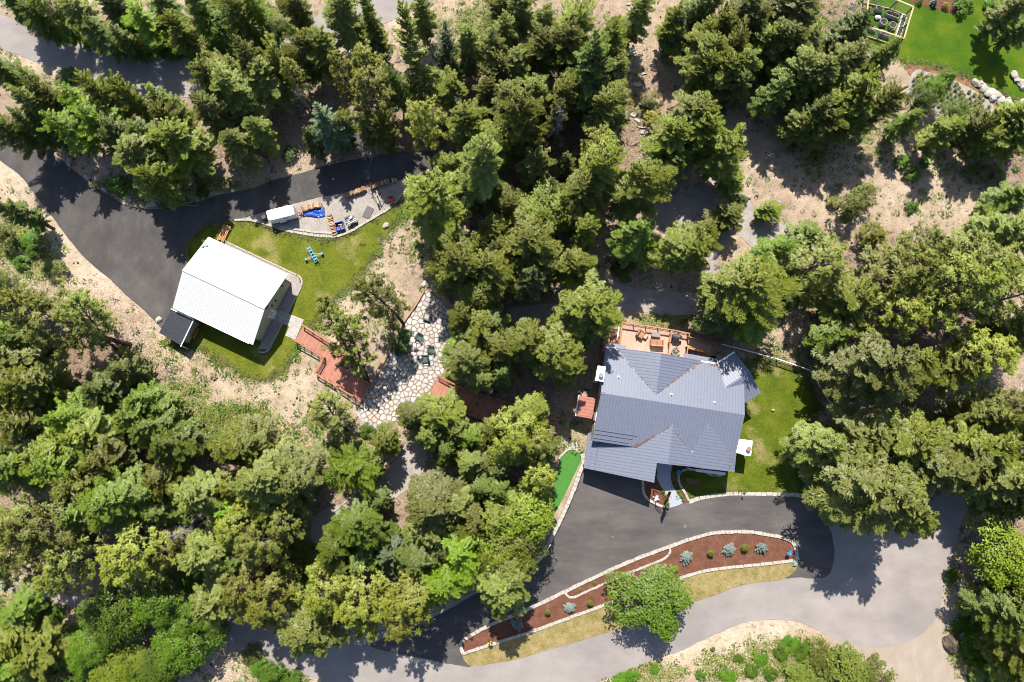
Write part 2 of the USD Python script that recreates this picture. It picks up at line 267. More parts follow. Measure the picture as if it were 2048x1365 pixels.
FRONT_BED_L = area([(1285,955),(1285,964),(1286,982),(1291,994),(1299,1001),(1312,1008),(1325,1013),(1337,1015),(1337,1006),(1334,994),(1327,981),(1318,966),(1313,950),(1316,925),(1300,925)], n=4)
FRONT_BED_R = area([(1343,925),(1341,955),(1347,974),(1356,990),(1365,1006),(1377,1002),(1371,988),(1360,970),(1356,955),(1361,944),(1376,939),(1395,941),(1410,944),(1420,950),(1440,952),(1445,940),(1420,925)], n=4)
FRONT_WALK = area([(1315,915),(1313,950),(1318,966),(1327,981),(1334,994),(1337,1006),(1337,1016),(1365,1006),(1356,990),(1347,974),(1341,955),(1343,915)], n=4)
PAVER_WALK = area([(546,616),(608,640),(591,680),(571,672),(579,653),(534,636)], smooth=False)

SHEETS = [('upper_road', UPPER_ROAD, road_light, .02), ('lower_road', LOWER_ROAD, road_light, .02), ('dirt_track', DIRT, dirt_track, .008),
    ('left_driveway', LEFT_DRIVE, asphalt_left, .024), ('house_driveway', HOUSE_DRIVE, asphalt_dark, .026), ('gravel_pad', GRAVEL_PAD, gravel, .03),
    ('workshop_lawn', WORK_LAWN.difference(GRAVEL_PAD.buffer(.05)), lawn, .034), ('house_lawn', HOUSE_LAWN.difference(FRONT_BED_R.buffer(.01)), lawn_house, .034), ('far_lawn', FAR_LAWN, lawn_rich, .016),
    ('gravel_path', PATH_GRAVEL, gravel, .016), ('upper_gravel_path', UPPER_GRAVEL, gravel, .02), ('lower_gravel_path', LOW_GRAVEL, gravel, .02),
    ('putting_green', TURF, turf, .06), ('lavender_bed_gravel', LAVENDER, gravel, .034), ('orange_mulch', LAV_MULCH.difference(LAVENDER), mulch_orange, .03), ('far_mulch_bed', FAR_MULCH, mulch, .03),
    ('island_mulch', MULCH_ISLAND, mulch, .07), ('island_grass', ISLAND.difference(MULCH_ISLAND), dry_grass, .06), ('front_bed_mulch', FRONT_BED_L, mulch, .05), ('front_bed_mulch', FRONT_BED_R, mulch, .05),
    ('front_walk', FRONT_WALK, walk_paint, .075)]
for nm, P, mt, z in SHEETS:
    struct(nm, M().prism(P, z - .35, z), mt)

# ---------------------------------------------------------------- the ground itself: one relief sheet out to the horizon
def axis(lo, hi, st, far):
    a = np.arange(lo, hi + st / 2, st); g = st * np.cumsum(1.18 ** np.arange(1, 60)); g = g[g < far]
    return np.concatenate([lo - g[::-1], a, hi + g])
GX, GY = axis(-66, 68, .27, 700), axis(-38, 60, .27, 700)
XX, YY = np.meshgrid(GX, GY)
def nz(x, y, s, seed=0):
    return meshkit.fbm(np.stack([x.ravel() * s + seed * 17.3, y.ravel() * s - seed * 9.1, np.full(x.size, seed * 3.7)], 1)).reshape(x.shape)
flatu = unary_union([P for _, P, _, _ in SHEETS] + [PATIO, PAVER_WALK])
_in = shapely.contains_xy(flatu, XX.ravel(), YY.ravel()).reshape(XX.shape)
_d = np.clip(ndimage.distance_transform_edt(~_in) * .27, 0, 3) / 3
relief = (nz(XX, YY, .22, 1) * .30 + nz(XX, YY, .9, 2) * .10 + nz(XX, YY, 2.5, 3) * .05)
_far = np.clip((np.hypot(XX, YY - 10) - 70) / 300, 0, 1)
ZZ = -.012 + _d * (relief + .08) + _far * nz(XX, YY, .01, 5) * 12 * (_far > 0)
ZZ[_in] = -.06
def ground_z(x, y):
    i = np.clip(np.searchsorted(GY, y), 1, len(GY) - 1); j = np.clip(np.searchsorted(GX, x), 1, len(GX) - 1)
    return ZZ[i, j]

# where the ground is green, where needles lie, where it is bare and pale: (px, py, rx, ry, amount)
GREEN = [(30,480,45,60,.9),(70,520,50,60,.8),(120,590,60,40,.5),(20,580,60,60,.5),(460,850,110,50,.95),(380,790,50,40,.8),(520,880,60,40,.7),(640,870,80,40,.6),(330,700,40,25,.5),
    (430,720,60,25,.5),(960,60,60,60,.8),(900,40,50,30,.5),(845,190,40,60,.6),(560,180,60,30,.3),(870,500,60,40,.6),(840,470,40,40,.5),(780,640,30,50,.5),(720,640,30,30,.4),(905,760,30,30,.7),
    (1330,640,70,18,.85),(1250,530,40,30,.6),(1540,60,60,60,.9),(1640,330,60,50,.4),(1740,300,60,40,.55),(1760,260,40,40,.5),(1890,330,60,30,.5),(1850,420,60,40,.3),(1560,590,40,40,.7),(1600,560,40,40,.8),
    (1640,620,50,40,.5),(1830,850,60,40,.8),(1790,800,60,40,.7),(1950,800,60,40,.5),(1560,1320,90,40,.8),(1450,1330,60,30,.8),(1290,1345,80,25,.8),(1620,1300,50,30,.7),(1650,1340,80,30,.7),
    (1940,1280,50,60,.95),(1990,1330,60,50,.9),(1900,1150,20,40,.6),(60,1230,80,60,.8),(120,1320,120,60,.8),(260,1330,80,40,.7),(560,1340,60,25,.8),(520,1330,40,30,.7),(700,900,60,40,.8),(590,1130,70,60,.95),
    (430,1150,80,40,.9),(400,1050,40,50,.6),(940,1010,50,60,.7),(980,990,40,60,.7),(900,900,50,30,.5),(560,940,40,40,.3),(130,180,60,30,.6),(250,370,60,25,.8),(330,400,60,20,.7),(430,370,60,20,.7),
    (300,90,340,40,.95),(500,60,120,60,1),(1500,20,50,40,.9),(1580,170,40,60,.6),(1700,330,40,30,.4),(1560,700,50,25,.6),(1600,720,30,20,.5),(1290,760,30,30,.3),(1170,880,20,30,.5),(1130,870,30,40,.5)]
DUFF = [(150,260,180,80,.5),(420,270,220,90,.6),(700,240,180,110,.6),(950,280,200,200,.7),(1150,250,200,250,.7),(1000,540,160,120,.7),(1020,740,130,120,.8),(950,900,160,120,.6),(150,850,220,220,.8),(350,1050,300,170,.7),
    (750,1100,220,150,.6),(1600,100,180,150,.7),(1560,540,80,60,.5),(1800,650,220,180,.7),(1950,900,160,160,.7),(1740,940,180,70,.8),(2000,1150,80,150,.8),(1430,620,80,80,.7),(300,1300,320,80,.4),(2000,300,80,120,.7),(1090,900,40,80,.6)]
PALE = [(240,540,120,70,.9),(150,480,60,50,.8),(330,680,70,40,.8),(560,790,70,50,.5),(600,330,70,20,.8),(1500,200,80,60,.3),(1850,380,120,80,.35),(1420,1300,120,35,.9),(1540,1260,60,20,.8),(1890,1220,30,70,.8),(420,1320,70,40,.9),(240,1270,40,30,.8),
    (20,350,30,40,.8),(0,380,60,60,.5),(800,20,60,30,.6),(1270,120,25,80,.8),(1290,300,25,60,.9),(60,120,120,14,.5),(350,200,160,12,.4),(250,1225,140,12,.5),(1615,870,16,80,.7),(400,930,40,20,.6),(700,600,30,60,.4),(610,310,50,25,.5)]
def mask(blobs):
    out = np.zeros(XX.shape)
    for px, py, rx, ry, a in blobs:
        c = G(px, py); e = np.hypot((XX - c[0]) / (rx * .058), (YY - c[1]) / (ry * .058))
        out = np.maximum(out, a * np.clip(1.35 - e, 0, .7) / .7)
    return out
mg, md, mp = mask(GREEN), mask(DUFF), mask(PALE)
_lw = shapely.contains_xy(unary_union([WORK_LAWN, HOUSE_LAWN, FAR_LAWN]), XX.ravel(), YY.ravel()).reshape(XX.shape)
_near = np.exp(-ndimage.distance_transform_edt(~_lw) * .27 / 1.1) * (.55 + .5 * nz(XX, YY, .5, 9)); mg = np.maximum(mg, np.clip(_near * 1.15, 0, .95)); md = md * (1 - _near.clip(0, 1))
_out = np.clip((np.hypot(XX, YY - 8) - 60) / 25, 0, 1); md = np.maximum(md, .7 * _out); mg = np.maximum(mg, .5 * _out)
nr, nc = XX.shape
idx = np.arange(nr * nc).reshape(nr, nc)
a, b, c, d = idx[:-1, :-1].ravel(), idx[:-1, 1:].ravel(), idx[1:, 1:].ravel(), idx[1:, :-1].ravel()
gv = np.stack([XX.ravel(), YY.ravel(), ZZ.ravel()], 1)
gf = np.vstack([np.stack([a, b, c], 1), np.stack([a, c, d], 1)])
def attr(nm): return (nm, ('attribute', {'attribute': nm}))
GN = {'g': ('geometry', {}), 'ag': ('attribute', {'attribute': 'green'}), 'ad': ('attribute', {'attribute': 'duff'}), 'ap': ('attribute', {'attribute': 'pale'}),
    'n1': ('noise_texture', {'scale': .5, 'detail': 7, 'roughness': .65}), 'n2': ('noise_texture', {'scale': 6, 'detail': 4, 'roughness': .75}), 'n3': ('noise_texture', {'scale': 1.6, 'detail': 6, 'roughness': .7}), 'n4': ('noise_texture', {'scale': 22, 'detail': 2}),
    'soil': ('rgb_ramp', {'ramp': [(.28, (0.195, 0.14, 0.101)), (.5, (0.265, 0.199, 0.144)), (.72, (0.328, 0.257, 0.195))]}),
    'pale_c': ('rgb_ramp', {'ramp': [(.3, (0.276, 0.21, 0.148)), (.7, (0.367, 0.295, 0.223))]}),
    'duff_c': ('rgb_ramp', {'ramp': [(.3, (0.078, 0.0507, 0.0328)), (.55, (0.14, 0.0936, 0.0663)), (.75, (0.218, 0.164, 0.125))]}),
    'grass': ('rgb_ramp', {'ramp': [(.3, (.042, .06, .004)), (.5, (.075, .09, .008)), (.75, (.125, .125, .02))]}),
    'dry': ('rgb_ramp', {'ramp': [(.35, (0.133, 0.125, 0.0585)), (.65, (0.211, 0.183, 0.101))]}),
    'x1': ('mix', {}), 'x2': ('mix', {}), 'x3': ('mix', {}), 'x4': ('mix', {}),
    's2': ('math', {'math_type': 'subtract', 'value2': .5}), 'k2': ('math', {'math_type': 'multiply', 'value2': 3.2}),
    'aa': ('math', {'math_type': 'add'}), 'kg': ('map_range', {'from_min': .45, 'from_max': .95, 'clamp': True}), 'aad': ('math', {'math_type': 'add'}), 'kd': ('map_range', {'from_min': .2, 'from_max': .8, 'clamp': True}),
    'kdry': ('map_range', {'from_min': .50, 'from_max': .66, 'to_max': .75, 'clamp': True}),
    'r4': ('map_range', {'from_min': .3, 'from_max': .7, 'to_min': .72, 'to_max': 1.28}), 'v': ('mix', {'mix_type': 'multiply', 'fac': 1.0}),
    'p': ('principled_bsdf', {'roughness': .95, 'specular_ior_level': .15}), 'b': ('bump', {'strength': .9, 'distance': .1})}
GL = [(f'g.position', f'{k}.vector') for k in ('n1', 'n2', 'n3', 'n4')] + [('n1.fac', 'soil.fac'), ('n1.fac', 'pale_c.fac'), ('n3.fac', 'duff_c.fac'), ('n3.fac', 'grass.fac'), ('n1.fac', 'dry.fac'),
    ('soil.color', 'x1.color1'), ('pale_c.color', 'x1.color2'), ('ap.fac', 'x1.fac'),
    ('n3.fac', 'kdry.value'), ('kdry.result', 'x4.fac'), ('x1.color', 'x4.color1'), ('dry.color', 'x4.color2'),
    ('n2.fac', 's2.value1'), ('s2.value', 'k2.value1'), ('k2.value', 'aad.value1'), ('ad.fac', 'aad.value2'), ('aad.value', 'kd.value'), ('kd.result', 'x2.fac'), ('x4.color', 'x2.color1'), ('duff_c.color', 'x2.color2'),
    ('k2.value', 'aa.value1'), ('ag.fac', 'aa.value2'), ('aa.value', 'kg.value'), ('kg.result', 'x3.fac'), ('x2.color', 'x3.color1'), ('grass.color', 'x3.color2'),
    ('n4.fac', 'r4.value'), ('x3.color', 'v.color1'), ('r4.result', 'v.color2'), ('v.color', 'p.base_color'), ('n2.fac', 'b.height'), ('b.normal', 'p.normal')]
ground_look = usdkit.material(stage, look('ground_look'), GN, GL, surface='p.BSDF')
gm = usdkit.mesh(stage, '/World/' + numbered('/World', 'ground'), (gv, gf), ground_look, smooth=True)
pv = UsdGeom.PrimvarsAPI(gm)
def set_primvars(m):
    n = len(m.GetPointsAttr().Get())
    if n != gv.shape[0]: print('ground points changed', n, gv.shape)
    for nm, a_ in (('green', mg), ('duff', md), ('pale', mp)):
        pv.CreatePrimvar(nm, Sdf.ValueTypeNames.FloatArray, 'vertex').Set(Vt.FloatArray.FromNumpy(a_.ravel().astype(np.float32)))
set_primvars(gm)
tag(gm, kind='structure')
# ---------------------------------------------------------------- trees: a class prim for each kind, then one Xform per tree
def kites(P, D, L, W, rng, roll=1.0, out=None):
    """Slender leaf-like blades: start P, direction D, length L, width W; OUT is the way their clump faces."""
    P, D = np.asarray(P, float), np.asarray(D, float); n = len(P)
    D = D / (np.linalg.norm(D, axis=1)[:, None] + 1e-9)
    up = np.array([0, 0, 1.0]) + rng.normal(0, .4 * roll, (n, 3)) + (0 if out is None else out * .5)
    S = np.cross(D, up); S /= np.linalg.norm(S, axis=1)[:, None] + 1e-9
    L, W = np.broadcast_to(L, (n,))[:, None], np.broadcast_to(W, (n,))[:, None]
    V = np.stack([P, P + D * L * .55 - S * W / 2, P + D * L, P + D * L * .55 + S * W / 2], 1).reshape(-1, 3)
    g = np.cross(S, D); N = g * .45 + np.array([0, 0, .75]) + rng.normal(0, .16, (n, 3)) + (0 if out is None else out * .5)
    N /= np.linalg.norm(N, axis=1)[:, None]
    flip = (g * N).sum(1) < 0
    o = np.arange(n) * 4
    F = np.stack([o, o + 3, o + 2, o, o + 2, o + 1], 1); F[flip] = np.stack([o, o + 2, o + 3, o, o + 1, o + 2], 1)[flip]
    # face winding: check against the geometric normal
    a, b, c = V[F[:, 0]], V[F[:, 1]], V[F[:, 2]]
    bad = (np.cross(b - a, c - a) * N).sum(1) < 0
    F[bad] = F[bad][:, [0, 2, 1, 3, 5, 4]]
    return V, F.reshape(-1, 3), np.repeat(N, 4, 0)

def rot2(d, a):
    c, s = np.cos(a), np.sin(a)
    return np.stack([d[..., 0] * c - d[..., 1] * s, d[..., 0] * s + d[..., 1] * c, d[..., 2]], -1)

def fir(seed, h, R, nb=120, base=.2, dens=1.0, droop=.25, top=.72, w=.17, bare=0.0):
    """A conifer whose boughs are flat sprays: (crown, branches and trunk)."""
    r = np.random.default_rng(seed); PP, DD, LL, WW = [], [], [], []; wood = M()
    bend = r.normal(0, .015 * h, 2)
    def axis_at(z): return np.array([bend[0] * (z / h) ** 2, bend[1] * (z / h) ** 2, z])
    zs = np.linspace(0, h * .97, 7)
    wood.tube([axis_at(z) for z in zs], np.linspace(.022 * h ** .9, .02, 7), 7)
    az = r.uniform(0, 6.28)
    lop = r.uniform(0, 6.28); lo = r.uniform(.05, .3); lp = r.uniform(0, 6.28, 3)
    for b in range(nb):
        t = ((b + r.random()) / nb) ** .85; az += 2.4 + r.normal(0, .35)
        z = h * (.985 - t * (1 - base)); prof = (min(t, .62) / .62) ** top * (1 - .45 * max(0, t - .62) / .38)
        L = R * max(prof, .06) * r.uniform(.72, 1.12) * (1 + lo * math.cos(az - lop))
        L *= 1 + .3 * math.sin(2 * az + 5 * t + lp[0]) * math.sin(9 * t + lp[1]) + .16 * math.sin(3 * az + 14 * t + lp[2])
        if bare and t > 1 - bare and r.random() < .6: L *= .4
        el = math.radians(52 - 62 * t ** .7 + r.normal(0, 7))
        hd = np.array([math.cos(az), math.sin(az), 0]); p0 = axis_at(z)
        s = np.linspace(.12, 1, max(4, int((4 + L * 4.2) * dens)))
        pts = p0 + hd * (L * s * math.cos(el))[:, None] + np.array([0, 0, 1]) * (L * (s * math.sin(el) - droop * s ** 2 * (1 - t * .2) + .10 * s ** 3))[:, None]
        if L > .7: wood.tube(np.vstack([p0, pts[len(pts) // 2], pts[-1]]), [.012 * L + .012, .009 * L, .006], 3, False)
        fw = np.gradient(pts, axis=0); fw /= np.linalg.norm(fw, axis=1)[:, None]
        for sd in (-1, 1):
            a = sd * r.uniform(.6, 1.05, len(s)); td = rot2(fw, a); td[:, 2] += r.normal(-.06, .14, len(s))
            tl = np.clip(L * (.16 + .32 * (1 - s)) * r.uniform(.7, 1.25, len(s)), .16, .95)
            PP.append(pts); DD.append(td); LL.append(tl); WW.append(w * r.uniform(.8, 1.25, len(s)))
            q = pts + td * (tl * .45)[:, None]
            for k in (-1, 1):
                PP.append(q); DD.append(rot2(td, k * r.uniform(.5, .9, len(s)))); LL.append(tl * .55); WW.append(w * .75 * np.ones(len(s)))
        PP.append(pts); DD.append(fw + r.normal(0, .1, fw.shape)); LL.append(np.full(len(s), .22 + .07 * L)); WW.append(np.full(len(s), w))
        PP.append(pts); DD.append(fw * .5 + np.array([0, 0, 1]) * r.uniform(.3, .9, len(s))[:, None] + r.normal(0, .3, fw.shape)); LL.append(np.full(len(s), .26)); WW.append(np.full(len(s), w * .8))
    P = np.vstack(PP); O = P * [1, 1, 0]; O /= np.linalg.norm(O, axis=1)[:, None] + .25; O[:, 2] = .25
    return kites(P, np.vstack(DD), np.concatenate(LL), np.concatenate(WW), r, out=O), wood

def pine(seed, h, R, nb=46, base=.3, tuft=.34, blades=15, flat=.55, sub=6):
    """A pine: crooked limbs that end in tufts of needles."""
    r = np.random.default_rng(seed); PP, DD, LL = [], [], []; wood = M()
    bend = r.normal(0, .03 * h, 2)
    def axis_at(z): return np.array([bend[0] * (z / h) ** 2, bend[1] * (z / h) ** 2, z])
    wood.tube([axis_at(z) for z in np.linspace(0, h * .95, 7)], np.linspace(.024 * h ** .9, .03, 7), 8)
    az = r.uniform(0, 6.28)
    for b in range(nb):
        t = (b + r.random()) / nb; az += 2.4 + r.normal(0, .4); z = h * (.97 - t * (1 - base))
        L = R * (min(t, .5) / .5) ** .6 * (1 - .3 * max(0, t - .5) / .5) * r.uniform(.6, 1.12) + .25
        el = math.radians(48 - 45 * t + r.normal(0, 9)); hd = np.array([math.cos(az), math.sin(az), 0]); p0 = axis_at(z)
        end = p0 + L * (hd * math.cos(el) + np.array([0, 0, math.sin(el)])); mid = (p0 + end) / 2 + r.normal(0, .06 * L, 3) - [0, 0, .08 * L]
        wood.tube([p0, mid, end], [.014 * L + .02, .011 * L + .01, .012], 4, False)
        tips = [end]
        for k in range(max(2, int(sub * (.4 + L / R)))):
            s = r.uniform(.35, 1); p = p0 + (end - p0) * s
            d = rot2(hd, r.normal(0, .9)) * math.cos(el) + np.array([0, 0, r.uniform(-.1, .7)])
            e = p + d * r.uniform(.25, .6) * min(1.3, .3 + L * .4); tips.append(e)
            wood.tube([p, e], [.016, .008], 3, False)
        tips = np.array(tips); n = len(tips); D = r.normal(size=(n, blades, 3)); D[..., 2] = np.abs(D[..., 2]) * .9 - .25
        D += (hd * .35)
        PP.append(np.repeat(tips, blades, 0) + r.normal(0, .05, (n * blades, 3))); DD.append(D.reshape(-1, 3)); LL.append(tuft * r.uniform(.7, 1.25, n * blades))
    P, D = np.vstack(PP), np.vstack(DD); O = P * [1, 1, 0]; O /= np.linalg.norm(O, axis=1)[:, None] + .25; O = O * .6 + D / np.linalg.norm(D, axis=1)[:, None] * .6
    return kites(P, D, np.concatenate(LL), .12, r, 1.2, O), wood

def leafy_tree(seed, h, R, clumps=95, per=64, leaf=.2, base=.22, lumps=1.0, stems=1):
    """A broad-leaved tree or bush: leaves in clumps round the ends of its limbs."""
    r = np.random.default_rng(seed); wood = M(); PP, DD, LL, OO = [], [], [], []
    zc = h * (base + (1 - base) * .5); rz = h * (1 - base) * .5
    for k in range(stems):
        o = r.normal(0, .12, 2) if stems > 1 else np.zeros(2)
        wood.tube([[o[0], o[1], 0], [o[0] * 2, o[1] * 2, h * .3], [o[0] * 3, o[1] * 3, h * .75]], [.022 * h + .01, .016 * h + .008, .01], 6)
    ph = r.uniform(0, 6.28, 4)
    for c in range(clumps):
        d = r.normal(size=3); d /= np.linalg.norm(d); d[2] = d[2] if d[2] > -.5 else -d[2]
        a = math.atan2(d[1], d[0]); lump = 1 + lumps * (.13 * math.sin(2 * a + ph[0]) + .1 * math.sin(3 * a + ph[1]) + .08 * math.sin(5 * a + ph[2]))
        f = r.uniform(.45, 1) ** .5
        p = np.array([d[0] * R * f * lump, d[1] * R * f * lump, zc + d[2] * rz * f])
        if r.random() < .5: wood.tube([[0, 0, h * .3], (p + [0, 0, h * .35]) / 2, p], [.008 * h + .006, .006 * h, .004], 3, False)
        cr = R * .2 * r.uniform(.6, 1.5); q = r.normal(size=(per, 3)); q /= np.linalg.norm(q, axis=1)[:, None]; q *= (r.random(per) ** .4)[:, None] * cr
        PP.append(p + q * [1, 1, .7]); D = q / cr + r.normal(0, .6, q.shape) + d * .4; D[:, 2] *= .4; DD.append(D); LL.append(leaf * r.uniform(.7, 1.3, per)); OO.append(q / cr * .9 + d * .5)
    LL = np.concatenate(LL)
    return kites(np.vstack(PP), np.vstack(DD), LL, LL * .75, r, 1.3, np.vstack(OO)), wood

def bare_tree(seed, h, R, nb=60, base=.15):
    r = np.random.default_rng(seed); wood = M(); tw = M()
    wood.tube([[0, 0, -.2], [.02 * h, 0, h * .5], [0, .02 * h, h]], [.02 * h, .014 * h, .015], 6)
    for b in range(nb):
        t = r.random(); z = h * (base + (1 - base) * t); L = R * (1 - t * .75) * r.uniform(.5, 1.1); a = r.uniform(0, 6.28)
        d = np.array([math.cos(a), math.sin(a), r.uniform(-.1, .5)]); e = np.array([0, 0, z]) + d * L
        tw.tube([[0, 0, z], np.array([0, 0, z]) + d * L * .5 + r.normal(0, .08, 3), e], [.03, .022, .01], 3, False)
        for k in range(7):
            p = np.array([0, 0, z]) + d * L * r.uniform(.3, 1); q = p + (d + r.normal(0, .7, 3)) * L * .3
            tw.tube([p, (p + q) / 2 + r.normal(0, .05, 3), q], [.016, .012, .006], 3, False)
    tw.tube([[.02 * h, 0, h * .1], [.02 * h, 0, h * .5], [0, .02 * h, h]], [.012 * h, .013 * h, .014], 5)
    return (*tw.arrays(), None), wood

LEAF = {'f': leafy('needles_grey_green', (.13, .15, .026), (.30, .33, .070)), 'o': leafy('needles_olive', (.125, .145, .015), (.325, .335, .046)),
    'g': leafy('needles_green', (.10, .145, .012), (.25, .31, .032)), 'l': leafy('needles_lime', (0.131, 0.211, 0.0103), (0.308, 0.42, 0.0251)),
    'd': leafy('needles_dark', (.085, .11, .016), (.20, .235, .04)), 'p': leafy('pine_tufts_olive', (.135, .152, .020), (.30, .325, .056)),
    'y': leafy('pine_tufts_yellow', (.155, .168, .016), (.335, .345, .048)), 'b': leafy('needles_blue_green', (0.103, 0.148, 0.0627), (0.234, 0.291, 0.125)),
    'D': leafy('leaves_bright', (.065, .112, .001), (.185, .262, .004)), 'L': leafy('leaves_yellow_green', (.12, .155, .006), (.27, .31, .020)),
    'S': leafy('shrub_bright', (.06, .125, .003), (.165, .25, .010)), 'T': leafy('shrub_olive', (.105, .125, .015), (.235, .25, .042)), 'Y': leafy('shrub_yellow', (0.228, 0.205, 0.0137), (0.388, 0.342, 0.0319)),
    'B': leafy('shrub_blue_grey', (0.125, 0.154, 0.137), (0.251, 0.291, 0.251), .15, .12), 's': plain('dead_twigs', (0.388, 0.353, 0.325), .9, vary=.2)}
KINDS = {  # code: ((phrase, name, category), builder variants, height, radius)
    'f': (('grey-green fir', 'fir_tree', 'fir tree'), lambda s: fir(s, 12.6, 3.0, 130, .14, top=.42, bare=.12), 12, 3.0, 4),
    'o': (('olive-green fir', 'fir_tree', 'fir tree'), lambda s: fir(s, 11.5, 3.1, 125, .18, droop=.16, top=.34, bare=.15), 11.5, 3.1, 4),
    'g': (('feathery mid-green fir', 'fir_tree', 'fir tree'), lambda s: fir(s, 12.5, 2.9, 120, .2, dens=.95, w=.15, top=.5), 12.5, 2.9, 3),
    'l': (('lime-green larch', 'larch_tree', 'larch tree'), lambda s: fir(s, 13, 2.7, 95, .22, dens=.9, droop=.1, w=.14), 13, 2.7, 3),
    'd': (('dark green fir', 'fir_tree', 'fir tree'), lambda s: fir(s, 12, 2.7, 115, .18), 12, 2.7, 2),
    'p': (('tufted olive pine', 'pine_tree', 'pine tree'), lambda s: pine(s, 14, 3.1, 52, sub=8), 14, 3.1, 3),
    'y': (('yellowish tufted pine', 'pine_tree', 'pine tree'), lambda s: pine(s, 13, 2.9, 50, sub=8), 13, 2.9, 3),
    'b': (('blue-green spruce', 'spruce_tree', 'spruce tree'), lambda s: fir(s, 9, 2.1, 100, .06, w=.15, top=.85), 9, 2.1, 1),
    'D': (('bright leafy tree', 'leafy_tree', 'tree'), lambda s: leafy_tree(s, 8, 3.0, 125, 66, .21, lumps=1.9), 8, 3.0, 3),
    'L': (('yellow-green leafy tree', 'leafy_tree', 'tree'), lambda s: leafy_tree(s, 9, 2.5, 100, 60), 9, 2.5, 2),
    'S': (('bright green bush', 'bush', 'bush'), lambda s: leafy_tree(s, 1.9, 1.3, 46, 44, .15, .02, stems=3), 1.9, 1.3, 2),
    'T': (('olive-green bush', 'bush', 'bush'), lambda s: leafy_tree(s, 2.2, 1.3, 46, 44, .14, .02, stems=3), 2.2, 1.3, 2),
    'Y': (('yellow-leaved bush', 'bush', 'bush'), lambda s: leafy_tree(s, 1.5, 1.0, 36, 40, .13, .02, stems=3), 1.5, 1.0, 1),
    's': (('bare dead tree', 'dead_tree', 'dead tree'), lambda s: bare_tree(s, 9, 1.9), 9, 1.9, 1)}
stage.CreateClassPrim('/World/plant_kinds')
PROTO = {}
for code, (ph, build, ph_h, ph_r, nv) in KINDS.items():
    for k in range(nv):
        (V, F, NN), wood = build(ord(code) * 7 + k)
        root = f'/World/plant_kinds/{code if code.islower() else code.lower() * 2}_kind_{k}'
        UsdGeom.Xform.Define(stage, root)
        usdkit.mesh(stage, root + '/trunk', wood.arrays(), bark_grey if code in 'sDL' else bark)
        usdkit.mesh(stage, root + ('/twigs' if code == 's' else '/crown'), (V, F), LEAF[code])
        if NN is not None:
            cm = UsdGeom.Mesh.Get(stage, root + '/crown'); cm.CreateNormalsAttr(Vt.Vec3fArray.FromNumpy(NN.astype(np.float32))); cm.SetNormalsInterpolation('vertex')
        PROTO[code, k] = root

ORD = ['', 'second ', 'third ', 'fourth ', 'fifth ', 'sixth ', 'seventh ', 'eighth ', 'ninth ', 'tenth ', 'eleventh ', 'twelfth ', 'thirteenth ', 'fourteenth ', 'fifteenth ']
plants = []
def plant(region, code, cx, cy, r, h=None, base=None):
    plants.append(dict(region=region, code=code, cx=cx, cy=cy, r=r, h=h, base=base))
def trees(region, txt):
    """code cx cy r [h] [base px, py] per line or semicolon: the crown's middle and radius as the photograph shows them, in pixels of it."""
    for e in txt.replace('\n', ';').split(';'):
        q = e.split()
        if q: plant(region, q[0], *[float(x) for x in q[1:4]], h=float(q[4]) if len(q) > 4 else None, base=(float(q[5]), float(q[6])) if len(q) > 6 else None)

def place_plants():
    r = np.random.default_rng(77); groups = {}
    for t in plants: groups.setdefault((t['region'], t['code']), []).append(t)
    rows = []
    for (region, code), ts in groups.items():
        if len(ts) > 5:
            ts.sort(key=lambda t: t['cy']); k = len(ts) // 2
            rows += [(region, code, ', upper half', ts[:k]), (region, code, ', lower half', ts[k:])]
        else: rows.append((region, code, '', ts))
    for region, code, half, ts in rows:
        ts.sort(key=lambda t: t['cx']); phrase, nm, cat = KINDS[code][0]
        for i, t in enumerate(ts):
            n = len(ts)
            if n == 1: lab = f'{phrase} {region}'
            elif i == 0: lab = f'leftmost {phrase} {region}{half}'
            elif i == n - 1: lab = f'rightmost {phrase} {region}{half}'
            else: lab = f'{phrase} {region}{half}, {ORD[i].strip()} from left'
            _, _, ph, pr, nv = KINDS[code]
            shrub = code in 'STY'
            h = (t['h'] * (.9 if not shrub else 1) if t['h'] else 0) or (ph * min(1.0, max(.55, .35 + t['r'] / 75)) * r.uniform(.8, 1.0) if not shrub else min(ph * 1.4, max(.5, t['r'] * .05 * 1.25)))
            hc = h * (.5 if shrub or code in 'DLs' else .62)
            C = G(t['cx'], t['cy'], hc); R = t['r'] * (ALT - hc) / FPX
            k = int(r.integers(nv))
            x = UsdGeom.Xform.Define(stage, '/World/' + numbered('/World', nm))
            tag(x, lab, cat, None if n == 1 else f'{phrase.split()[-1]}s {region}')
            B = G(*t['base']) if t['base'] else np.array([C[0], C[1], 0])
            B[2] = ground_z(B[0], B[1]) - .08
            mt = Gf.Matrix4d().SetScale(Gf.Vec3d(R / pr, R / pr, h / ph)) * Gf.Matrix4d().SetRotate(Gf.Rotation(Gf.Vec3d(0, 0, 1), float(r.uniform(0, 360))))
            if t['base']:
                dv = C - B; dv[2] = hc; mt = mt * Gf.Matrix4d().SetRotate(Gf.Rotation(Gf.Vec3d(0, 0, 1), Gf.Vec3d(*dv.tolist())))
            else:
                mt = mt * Gf.Matrix4d().SetRotate(Gf.Rotation(Gf.Vec3d(*r.normal(size=3).tolist()), float(abs(r.normal(0, 1.5)))))
            x.AddTransformOp().Set(mt * Gf.Matrix4d().SetTranslate(Gf.Vec3d(*B.tolist())))
            x.GetPrim().GetReferences().AddInternalReference(PROTO[code, k]); x.GetPrim().SetInstanceable(True)

